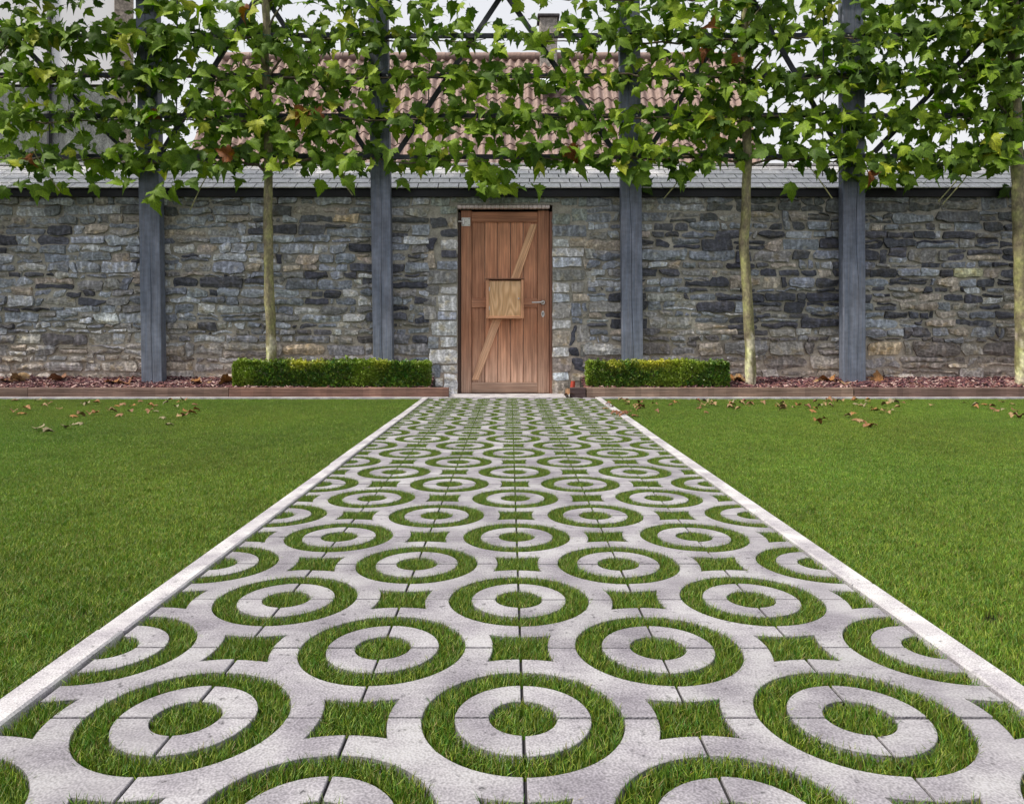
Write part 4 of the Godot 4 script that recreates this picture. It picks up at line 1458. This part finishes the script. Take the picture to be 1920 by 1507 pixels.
func build_trees() -> void:
	var leafs = []
	for k in 8:
		leafs.append(leaf_mesh([0.28, -0.32, 0.5, 0.2, -0.25, 0.65, 0.35, -0.5][k], [0.35, 0.7, 0.2, 1.0, 0.5, 0.6, 1.3, 0.9][k], [0.05, 0.09, 0.06, 0.08, 0.10, 0.07, 0.12, 0.06][k], 20 + k))
	var curl = [leaf_mesh(0.9, 0.9, 0.1, 31), leaf_mesh(0.6, 1.3, 0.14, 32)]
	var D = 7.585
	var specs = [
		{"label": "pleached tree at the left edge, only its leafy branches inside the picture", "pts": [[-40, -140], [-36, 0], [-34, 150], [-35, 330], [-32, 520], [-34, 720]], "r": 9.5, "lo": -330.0, "hi": 245.0},
		{"label": "pleached tree with a slim mottled trunk rising behind the left hedge", "pts": [[494, -140], [497, 0], [500, 55], [496, 100], [499, 160], [502, 240], [503, 330], [502, 400], [503, 470], [504, 550], [507, 600], [508, 660], [509, 720]], "r": 8.6, "lo": 245.0, "hi": 952.0},
		{"label": "pleached tree with a slim pale trunk between the third and fourth post", "pts": [[1402, -140], [1399, 0], [1395, 70], [1397, 150], [1400, 240], [1402, 300], [1400, 340], [1399, 400], [1395, 455], [1398, 500], [1402, 560], [1405, 620], [1407, 660], [1408, 720]], "r": 8.8, "lo": 952.0, "hi": 1655.0},
		{"label": "pleached tree with a thicker knotty trunk at the right edge", "pts": [[1898, -140], [1900, 0], [1903, 150], [1909, 330], [1911, 400], [1914, 500], [1917, 600], [1919, 720]], "r": 11.2, "lo": 1655.0, "hi": 2280.0}]
	var trees = []
	var crowns = []
	for s in specs:
		var foot = at(s.pts[-1][0], 712, D)
		var t = thing("pleached_tree", s.label, "tree", Vector3(foot.x, 0.05, -D), "pleached trees trained on the trellis")
		var o = -t.position
		# trunk
		var P = []
		for p in s.pts:
			var q = at(p[0], p[1], D) + o
			P.append(q)
		P.reverse()
		P[0].y = -0.02
		var pts = []
		for i in P.size() - 1:
			var n = maxi(1, int((P[i + 1] - P[i]).length() / 0.035))
			for k in n:
				var w = float(k) / n
				var pm = P[maxi(i - 1, 0)]
				var pp = P[mini(i + 2, P.size() - 1)]
				pts.append((P[i] as Vector3).cubic_interpolate(P[i + 1], pm, pp, w))
		pts.append(P[-1])
		var mb = MB.new()
		var sides = 14
		var grid = []
		var top = pts[-1].y
		for i in pts.size():
			var k = pts[i].y / top
			var r = s.r / F * D * lerpf(1.12, 0.78, k)
			r *= 1.0 + 0.10 * snoise.get_noise_2d(pts[i].y * 45, s.r * 100) + 0.3 * exp(-pow((pts[i].y + 0.02) / 0.06, 2.0))
			var row = []
			for a in sides + 1:
				var th = TAU * (a % sides) / sides
				var rr = r * (1.0 + 0.09 * snoise.get_noise_3d(cos(th) * 20, pts[i].y * 70, sin(th) * 20 + s.r * 50))
				row.append([pts[i] + Vector3(cos(th), 0, sin(th)) * rr, Vector3(cos(th), 0, sin(th))])
			grid.append(row)
		for i in pts.size() - 1:
			for a in sides:
				var cs = []
				for e in [[i, a], [i, a + 1], [i + 1, a + 1], [i + 1, a]]:
					var p = grid[e[0]][e[1]][0]
					var n1 = snoise.get_noise_3d(p.x * 130 + s.r * 9, p.y * 55, p.z * 130)
					var n2 = snoise.get_noise_3d(p.x * 260, p.y * 200 + 40, p.z * 260)
					var c = Color(0.36, 0.335, 0.18).lerp(Color(0.52, 0.49, 0.27), clampf(0.4 + n1 * 1.4, 0, 1))
					c = c.lerp(Color(0.30, 0.24, 0.17), clampf(n2 * 1.4 - 0.15, 0.0, 0.45))
					if p.y < 0.65 and n1 + n2 * 0.5 > 0.22 - clampf(0.5 - p.y, 0.0, 0.35) * 0.5:
						c = Color(0.95, 0.90, 0.68)          # bare inner bark where plates have flaked off
					cs.append(c)
				var g = [grid[i][a], grid[i][a + 1], grid[i + 1][a + 1], grid[i + 1][a]]
				var u0 = a * 0.02
				var u1 = (a + 1) * 0.02
				var v0 = pts[i].y
				var v1 = pts[i + 1].y
				mb.tris([g[0][0], g[2][0], g[1][0]], [g[0][1], g[2][1], g[1][1]], [Vector2(u0, v0), Vector2(u1, v1), Vector2(u1, v0)], [cs[0], cs[2], cs[1]])
				mb.tris([g[0][0], g[3][0], g[2][0]], [g[0][1], g[3][1], g[2][1]], [Vector2(u0, v0), Vector2(u0, v1), Vector2(u1, v1)], [cs[0], cs[3], cs[2]])
		var trunk = part(t, "trunk", mb.done(), A.bark)
		var trunk_at = func(y: float) -> Vector3:
			for i in pts.size() - 1:
				if pts[i + 1].y >= y:
					return (pts[i] as Vector3).lerp(pts[i + 1], (y - pts[i].y) / maxf(pts[i + 1].y - pts[i].y, 0.001))
			return pts[-1]
		# green ties at the rails
		var green = mat(srgb(0.01, 0.16, 0.11), 0.5, null, null, 0, Vector3.ONE, false)
		for y in RAILS:
			if rng.randf() < 0.8:
				var c = trunk_at.call(at(0, y + 2, D).y + o.y)
				var tm = MB.new()
				var loop = []
				var rr = []
				for a in 13:
					var th = TAU * a / 12
					loop.append(c + Vector3(cos(th) * 0.056, R(-0.004, 0.004), sin(th) * 0.056))
					rr.append(0.0035)
				tm.tube(loop, rr, 5, false)
				tm.tube([c + Vector3(-0.01, 0, 0.055), c + Vector3(-0.03, 0.03, 0.065), c + Vector3(-0.06, 0.035, 0.06)], [0.003, 0.003, 0.002], 5)
				tm.tube([c + Vector3(-0.01, 0, 0.055), c + Vector3(0.02, -0.025, 0.065), c + Vector3(0.03, -0.05, 0.06)], [0.003, 0.003, 0.002], 5)
				part(trunk, "tie", tm.done(), green)
		# branches trained along the rails, with side shoots
		var bark2 = A.bark
		for y in [-12.0] + RAILS:
			for dir in [-1, 1]:
				var reach = (t.position.x - at(s.lo, 0, D).x) if dir < 0 else (at(s.hi, 0, D).x - t.position.x)
				reach = minf(reach * R(0.92, 1.02), 2.6)
				var yy = at(0, y + R(3, 12), D).y + o.y
				var c = trunk_at.call(yy - R(0.05, 0.14))
				var bm = MB.new()
				bm.col = Color(0.24, 0.19, 0.13)
				var bp = [c]
				var br = [0.017]
				var n = 14
				for i in range(1, n + 1):
					var k = float(i) / n
					bp.append(Vector3(c.x + dir * reach * k, yy + snoise.get_noise_2d(k * 90, y + dir * 30 + s.r) * 0.05, c.z + R(-0.015, 0.02) + 0.02))
					br.append(lerpf(0.014, 0.004, k))
				bm.tube(bp, br, 6)
				for i in range(2, n):
					for z in 1:
						var b0 = bp[i].lerp(bp[i - 1], R(0, 1))
						var e = Vector3(R(-0.12, 0.12) + dir * 0.05, R(-0.14, 0.14), R(-0.03, 0.14))
						bm.col = Color(0.26, 0.22, 0.11) if rng.randf() < 0.5 else Color(0.19, 0.13, 0.10)
						bm.tube([b0, b0 + e * 0.5 + Vector3(0, R(0, 0.03), 0), b0 + e], [0.0048, 0.0036, 0.002], 5)
				part(t, "branch", bm.done(), bark2)
		# slanting limbs near the trunk
		for l in [[0.0, 150, 55, 90], [0.0, 105, 42, 62], [0.0, 178, -40, 120], [0, 240, -52, 185], [0, 60, 30, 15]]:
			var c = trunk_at.call(at(0, l[1], D).y + o.y)
			var e = Vector3(l[2] / F * D, (l[1] - l[3]) / F * D, 0.05)
			var lm = MB.new()
			lm.col = Color(0.27, 0.24, 0.15)
			lm.tube([c, c + e * 0.5 + Vector3(0, 0.01, 0.02), c + e], [0.015, 0.011, 0.008], 7)
			part(t, "branch", lm.done(), bark2)
		var crown = Node3D.new()
		crown.name = "crown"
		t.add_child(crown)
		trees.append(t)
		crowns.append(crown)
	# cut shoots hanging below the foliage
	for l in [[1, 377, 348, 356, 394], [0, 74, 305, 111, 358], [1, 641, 338, 661, 366], [2, 1264, 350, 1245, 372], [2, 1532, 330, 1561, 372], [3, 1797, 336, 1760, 378], [3, 1806, 340, 1767, 384], [1, 655, 300, 640, 340]]:
		var t = trees[l[0]]
		var a = at(l[1], l[2], 7.5) - t.position
		var b = at(l[3], l[4], 7.47) - t.position
		var m = MB.new()
		m.col = Color(0.42, 0.42, 0.20)
		m.tube([a + (a - b) * 0.4 + Vector3(0, 0.01, -0.03), a, b], [0.005, 0.0058, 0.0062], 6)
		part(t, "shoot", m.done(), A.bark)
	# leaves: how closely they hang follows the photograph, cell by cell (64 x 40 px)
	var list = [[], [], [], []]
	var put = func(px: float, py: float, d: float, size: float, kind: int, mesh: int, messy: float):
		var who = 0 if px < 245 else (1 if px < 952 else (2 if px < 1655 else 3))
		list[who].append([at(px, py, d), leaf_basis(size, messy), kind, mesh])
	for j in DENS.size():
		for i in 30:
			var c = pow(DENS[j][i] / 10.0, 1.25)
			var n = -log(1.0 - minf(c, 0.94)) * 13.0
			var m = int(n) + (1 if rng.randf() < n - int(n) else 0)
			for k in m:
				var px = (i + rng.randf()) * 64.0
				var py = (j + rng.randf()) * 40.0 - 6.0
				for ry in RAILS:
					if absf(py - ry) < 38.0:
						py = lerpf(py, ry + 6.0, R(0.0, 0.36))
				var u = rng.randf()
				var mid = 1.0 - clampf(absf(px - 960.0) / 700.0, 0.0, 1.0)
				var kind = 0
				if u < 0.30: kind = 0
				elif u < 0.52: kind = 1
				elif u < 0.72: kind = 2
				elif u < 0.80 + mid * 0.08: kind = 3
				elif u < 0.955: kind = 4
				else: kind = 5
				put.call(px, py, R(7.32, 7.64) if rng.randf() < 0.72 else R(7.66, 7.80), R(0.08, 0.175), kind, rng.randi() % 8, 0.15)
	# single leaves and sprays that hang low
	for l in [[905, 335, 3], [925, 350, 3], [912, 318, 1], [940, 325, 0], [890, 322, 3], [60, 345, 0], [75, 352, 1], [48, 335, 2], [288, 352, 0], [283, 366, 1], [322, 352, 1], [250, 336, 0], [870, 312, 1], [955, 320, 2], [1170, 322, 2], [1190, 330, 0], [1260, 330, 0], [1290, 325, 2], [1695, 330, 0], [1715, 340, 2], [1740, 335, 1], [600, 338, 1], [1640, 335, 2]]:
		put.call(l[0], l[1], R(7.42, 7.52), R(0.14, 0.19), l[2], rng.randi() % 6, 0.1)
	# brown and yellow ones
	for l in [[480, 110], [545, 100], [570, 205], [585, 215], [497, 240], [405, 290], [435, 292], [280, 215], [276, 150], [1065, 275], [1340, 48], [1330, 95], [1370, 118], [1632, 335], [1628, 322], [1300, 312], [60, 290], [465, 15], [1385, 105]]:
		put.call(l[0], l[1], R(7.36, 7.5), R(0.11, 0.16), 7, 20 + rng.randi() % 2, 0.3)
	for l in [[575, 207], [342, 288], [1322, 225], [1858, 115], [560, 215], [1210, 45]]:
		put.call(l[0], l[1], R(7.36, 7.5), R(0.13, 0.18), 6, rng.randi() % 6, 0.2)
	for w in 4:
		list[w].sort_custom(func(a, b): return a[0].z > b[0].z)
		var rest = {}
		for i in list[w].size():
			var l = list[w][i]
			var xf = Transform3D(l[1], l[0] - trees[w].position)
			var me = leafs[l[3]] if l[3] < 20 else curl[l[3] - 20]
			if i < 300:
				piece(crowns[w], "leaf", me, A.leaf[l[2]], xf)
			else:
				var key = [l[3] % 8, l[2] % 6]
				if not rest.has(key): rest[key] = []
				rest[key].append(xf)
		# above and beside the frame the crowns go on
		for i in (60 if w in [1, 2] else 260):
			var px = R(specs[w].lo, specs[w].hi)
			var py = R(-150, 340)
			if px > -20 and px < 1940:
				py = R(-150, -18)
			var key = [rng.randi() % 6, rng.randi() % 5]
			if not rest.has(key): rest[key] = []
			rest[key].append(Transform3D(leaf_basis(R(0.15, 0.24), 0.2), at(px, py, R(7.35, 7.75)) - trees[w].position))
		for key in rest:
			tag(multi(crowns[w], "foliage", leafs[key[0]], A.leaf[key[1]], rest[key]), "", "", "", "stuff")

# ---------------------------------------------------------------- hedges
func build_hedges() -> void:
	var sprigs = []
	for k in 3:
		var mb = MB.new()
		for i in 9:
			var a = rng.randf() * TAU
			var el = R(-0.2, 1.2)
			var dir = Vector3(cos(a) * cos(el), sin(el), sin(a) * cos(el))
			var side = dir.cross(Vector3(R(-1, 1), R(-1, 1), R(-1, 1))).normalized()
			var nn = side.cross(dir)
			var b = Vector3(0, R(-0.006, 0.014), 0)
			var l = R(0.012, 0.020)
			var w = l * 0.3
			var m = b + dir * l * 0.5 + nn * 0.001
			var t = b + dir * l
			mb.tri(b, m + side * w, m - side * w)
			mb.tri(m - side * w, m + side * w, t)
		sprigs.append(mb.done())
	for h in [[441, 805, "left"], [1101, 1363, "right"]]:
		var xa = at(h[0], 0, 7.55).x
		var xb = at(h[1], 0, 7.55).x
		var z0 = -7.48
		var z1 = -7.665
		var y0 = 0.09
		var y1 = 0.33
		var o = thing("box_hedge", "low clipped box hedge with yellowing tips on the %s of the door" % h[2], "hedge", Vector3((xa + xb) * 0.5, y0, -7.57), "clipped box hedges beside the door")
		var xs = [[], [], []]
		var cs = [[], [], []]
		var count = int((xb - xa) * 5200)
		for i in count:
			# mostly in the outer shell
			var p = Vector3(R(xa, xb), R(y0, y1), R(z1, z0))
			var f = rng.randf()
			if f < 0.42: p.z = z0 - absf(rng.randfn(0, 0.014))
			elif f < 0.78: p.y = y1 - absf(rng.randfn(0, 0.014))
			elif f < 0.84: p.x = xa + absf(rng.randfn(0, 0.014))
			elif f < 0.90: p.x = xb - absf(rng.randfn(0, 0.014))
			var bulge = snoise.get_noise_3d(p.x * 45, p.y * 60, p.z * 60)
			p.z += bulge * 0.034
			p.y += (snoise.get_noise_3d(p.x * 60, 5, p.z * 60) * 0.034 + snoise.get_noise_2d(p.x * 18, 33) * 0.03) * clampf((p.y - y0) / 0.2, 0, 1)
			if rng.randf() < 0.07 and f >= 0.42 and f < 0.78:
				p.y += R(0.01, 0.035)
			var drop = clampf((0.13 - p.y) / 0.05, 0.0, 1.0)
			if rng.randf() < drop * 0.7:
				continue
			var k = rng.randi() % 3
			xs[k].append(Transform3D(Basis.from_euler(Vector3(R(-0.5, 0.5), R(0, TAU), R(-0.5, 0.5))).scaled(Vector3.ONE * R(0.8, 1.6)), p - o.position))
			var tip = clampf((p.y - 0.24) / 0.08, 0.0, 1.0)
			var yel = clampf(snoise.get_noise_2d(p.x * 22, 60) * 3.2 - 0.5 + R(-0.3, 0.3), 0.0, 1.0) * tip
			var c = Color(R(0.045, 0.10), R(0.10, 0.18), R(0.012, 0.025))
			if rng.randf() < 0.25: c = Color(R(0.16, 0.24), R(0.28, 0.36), 0.035)
			c = c.lerp(Color(0.72, 0.66, 0.07), yel * R(0.3, 1.0))
			c = c.lerp(Color(0.30, 0.40, 0.04), clampf(snoise.get_noise_3d(p.x * 30, p.y * 30, 9) * 2.0, 0, 0.6))
			cs[k].append(c)
		for k in 3:
			tag(multi(o, "foliage", sprigs[k], A.hedge, xs[k], cs[k]), "", "", "", "stuff")
		for i in int((xb - xa) / 0.11):
			var m = MB.new()
			m.col = Color(0.10, 0.075, 0.05)
			var b = Vector3(xa + 0.05 + i * 0.11 + R(-0.02, 0.02), y0 - 0.03, -7.57 + R(-0.05, 0.05)) - o.position
			for q in 4:
				m.tube([b, b + Vector3(R(-0.03, 0.03), 0.09, R(-0.03, 0.03)), b + Vector3(R(-0.06, 0.06), 0.2, R(-0.07, 0.07))], [0.006, 0.0045, 0.002], 5)
			part(o, "stem", m.done(), A.chip)

# ---------------------------------------------------------------- lawns
func build_lawns() -> void:
	var cell := 0.06
	var tufts = []
	for k in 5:
		var mb = MB.new()
		for i in 400:
			blade(mb, Vector3(R(-0.5, 0.5) * cell * 1.3, -0.028, R(-0.5, 0.5) * cell * 1.3), R(0.021, 0.029), R(0.0013, 0.0021), R(0.1, 0.75), grass_colour(1.0))
		tufts.append(mb.done(A.grass))
	for s in [-1, 1]:
		var lawn = thing("lawn", "short green lawn to the %s of the paved path" % ("left" if s < 0 else "right"), "lawn", Vector3.ZERO, "lawns beside the path", "stuff")
		var xs = [[], [], [], [], []]
		var cs = [[], [], [], [], []]
		var edge = 3.0 * M + 0.008 + 0.058 + 0.003
		for j in range(int(0.9 / cell), int(7.345 / cell)):
			var d = (j + 0.5) * cell
			for i in 120:
				var x = X0 + s * (edge + (i + 0.5) * cell)
				var px = VX + F * x / d
				if px < -420 or px > 2340:
					break
				var b = Basis(Vector3.UP, rng.randf() * TAU).scaled(Vector3(1, R(0.85, 1.12), 1))
				var kk = rng.randi() % 5
				var tone = 0.84 + snoise.get_noise_2d(x * 40, d * 40) * 0.10 + snoise.get_noise_2d(x * 9, d * 9) * 0.10 + R(-0.08, 0.08)
				cs[kk].append(Color(tone * (0.99 + snoise.get_noise_2d(x * 9 + 70, d * 9) * 0.10), tone, tone))
				xs[kk].append(Transform3D(b, Vector3(x + (R(-0.02, 0.02) if i > 0 else 0.004 * s), 0, -d + R(-0.02, 0.02))))
		for k in 5:
			multi(lawn, "grass_tufts", tufts[k], A.grass, xs[k], cs[k])

# ---------------------------------------------------------------- fallen leaves
func build_litter() -> void:
	var flat = [leaf_mesh(0.35, 0.3, 0.10, 51), leaf_mesh(0.6, 0.2, 0.12, 52), leaf_mesh(-0.45, 0.5, 0.10, 53), leaf_mesh(0.5, 0.7, 0.14, 54)]
	var lay = func(px: float, py: float, size: float, label: String, group: String, dry: int):
		var d = F * EYE / (py - VY)
		var p = Vector3((px - VX) * d / F, 0.006 + size * 0.05, -d)
		size *= 0.48
		var n = Vector3(R(-0.2, 0.2), 1, R(-0.2, 0.2)).normalized()
		var t = Vector3(R(-1, 1), 0, R(-1, 1))
		t = (t - n * n.dot(t)).normalized()
		var o = part(self, "fallen_leaf", flat[rng.randi() % 4], A.dry[dry])
		o.transform = Transform3D(Basis(t.cross(n), t, n).scaled(Vector3(1, 1, 1) * size), p - t * size * 0.4)
		var shade = ["reddish brown", "dark brown", "tan", "greyish", "orange brown"][dry]
		var spot = ""
		if label.begins_with("*"):
			label = label.substr(1)
			if px < 100: spot = ", near the left edge"
			elif px < 200: spot = ", left of the first post"
			elif px < 320: spot = ", before the first post"
			elif px < 600: spot = ", right of the first post"
			elif px < 1200: spot = ", close to the edging"
			elif px < 1370: spot = ", before the right hedge"
			elif px < 1480: spot = ", before the pale trunk"
			elif px < 1560: spot = ", left of the fourth post"
			elif px < 1700: spot = ", before the fourth post"
			elif px < 1800: spot = ", right of the fourth post"
			else: spot = ", near the right edge"
			if py > 770 and px > 1200: spot += ", further out"
		tag(o, label.replace("brown", shade) + spot, "leaf", group)
	var ll = "*small dry brown leaf on the left lawn"
	var lg = "leaves fallen on the left lawn"
	for l in [[25, 773], [40, 775], [50, 767], [83, 761], [90, 758], [28, 750], [70, 752], [155, 759], [163, 757], [180, 756], [137, 780], [152, 779], [168, 777], [178, 776], [228, 758], [220, 761], [212, 771], [204, 770], [243, 773], [222, 778], [247, 763], [283, 761], [291, 760], [279, 772], [292, 771], [305, 783], [329, 764], [336, 755], [345, 752], [365, 758], [368, 769], [349, 773], [360, 775], [338, 782], [345, 781], [318, 750], [110, 768], [310, 756], [262, 752]]:
		lay.call(l[0], l[1], R(0.08, 0.135), ll, lg, rng.randi() % 5)
	for l in [[72, 805, "curled grey leaf nearest the front of the left lawn"], [90, 812, "pale curled leaf lying lowest of all on the left lawn"], [126, 802, "crumpled leaf in the middle front of the left lawn litter"], [318, 795, "grey leaf lying alone right of the others on the left lawn"], [147, 794, "small pale leaf alone above the crumpled leaf on the left lawn"]]:
		lay.call(l[0], l[1], R(0.11, 0.14), l[2], lg, 3)
	var rl = "*small dry brown leaf on the right lawn"
	var rg = "leaves fallen on the right lawn"
	for i in 95:
		var px = R(1150, 1915)
		var py = 750.0 + absf(rng.randfn(0, 11.0))
		if px > 1700 and rng.randf() < 0.55: continue
		if py > 788: continue
		lay.call(px, py, R(0.06, 0.13), rl, rg, rng.randi() % 5)
	for l in [[1545, 788], [1608, 787], [1615, 789], [1625, 797], [1637, 796], [1630, 799], [1535, 792], [1640, 768], [1650, 772], [1660, 770], [1672, 771], [1683, 765], [1590, 780], [1600, 778], [1862, 766], [1870, 770], [1880, 755], [1900, 780], [1912, 782], [1905, 772]]:
		lay.call(l[0], l[1], R(0.09, 0.14), rl, rg, rng.randi() % 5)
	for l in [[1150, 776], [1160, 777], [1170, 778], [1178, 776], [1190, 779], [1158, 773], [1165, 780], [1136, 766], [1146, 764], [1140, 758]]:
		lay.call(l[0], l[1], R(0.09, 0.13), "dry brown leaf in the heap across the right edging strip", "leaves heaped on the right edging", rng.randi() % 2)
	# bigger leaves lying on the mulch
	for l in [[40, 705, 0.2, 2, "large tan leaf on the mulch at the far left, in a row of dry leaves"], [18, 706, 0.18, 0, "leftmost large brown leaf on the mulch against the wall"], [75, 704, 0.2, 2, "pale tan leaf between two brown ones on the far left mulch"], [108, 705, 0.17, 1, "dark curled leaf standing up at the right end of the far left leaf row"], [212, 712, 0.15, 4, "orange brown leaf on the mulch left of the first post"], [238, 711, 0.15, 1, "brown pointed leaf on the mulch close to the first post"], [372, 709, 0.16, 4, "orange leaf on the mulch between the first post and the left hedge"], [395, 711, 0.15, 2, "tan leaf on the mulch in the gap before the left hedge"], [420, 709, 0.18, 4, "broad orange brown leaf touching the left end of the hedge"],
		[1377, 702, 0.14, 4, "orange leaf on the mulch right of the right hedge"], [1388, 699, 0.14, 2, "tan leaf on the mulch at the foot of the pale trunk"], [1523, 703, 0.14, 2, "tan leaf on the mulch midway between trunk and fourth post"], [1552, 703, 0.15, 4, "rust coloured leaf on the mulch left of the fourth post"], [1578, 698, 0.12, 4, "small rust leaf propped against the left side of the fourth post"], [1650, 698, 0.17, 4, "bright orange leaf standing upright right of the fourth post"], [1582, 718, 0.11, 2, "small yellow leaf on the mulch below the fourth post"], [1720, 712, 0.12, 0, "brown leaf on the mulch below the big pale stones"], [1068, 741, 0.1, 0, "brown leaf lying by the red tube"]]:
		var d = 7.70 if l[1] < 708 else 7.62
		if l[1] > 730: d = 7.43
		var x = (l[0] - VX) * d / F
		var y = (bed_height(x, d) if l[1] < 730 else 0.02) + 0.022
		var n = Vector3(R(-0.5, 0.5), 1.0, R(-0.1, 0.5)).normalized()
		var t = Vector3(R(-1, 1), 0.1, R(-0.3, 0.3))
		if l[0] == 1650:
			n = Vector3(0.1, 0.2, 1).normalized()
			t = Vector3(0.2, 1, 0)
			y += 0.02
		t = (t - n * n.dot(t)).normalized()
		var o = part(self, "large_fallen_leaf", flat[rng.randi() % 4], A.dry[l[3]])
		o.transform = Transform3D(Basis(t.cross(n), t, n).scaled(Vector3.ONE * l[2]), Vector3(x, y, -d) - t * l[2] * 0.4)
		tag(o, l[4], "leaf", "large leaves lying on the mulch")
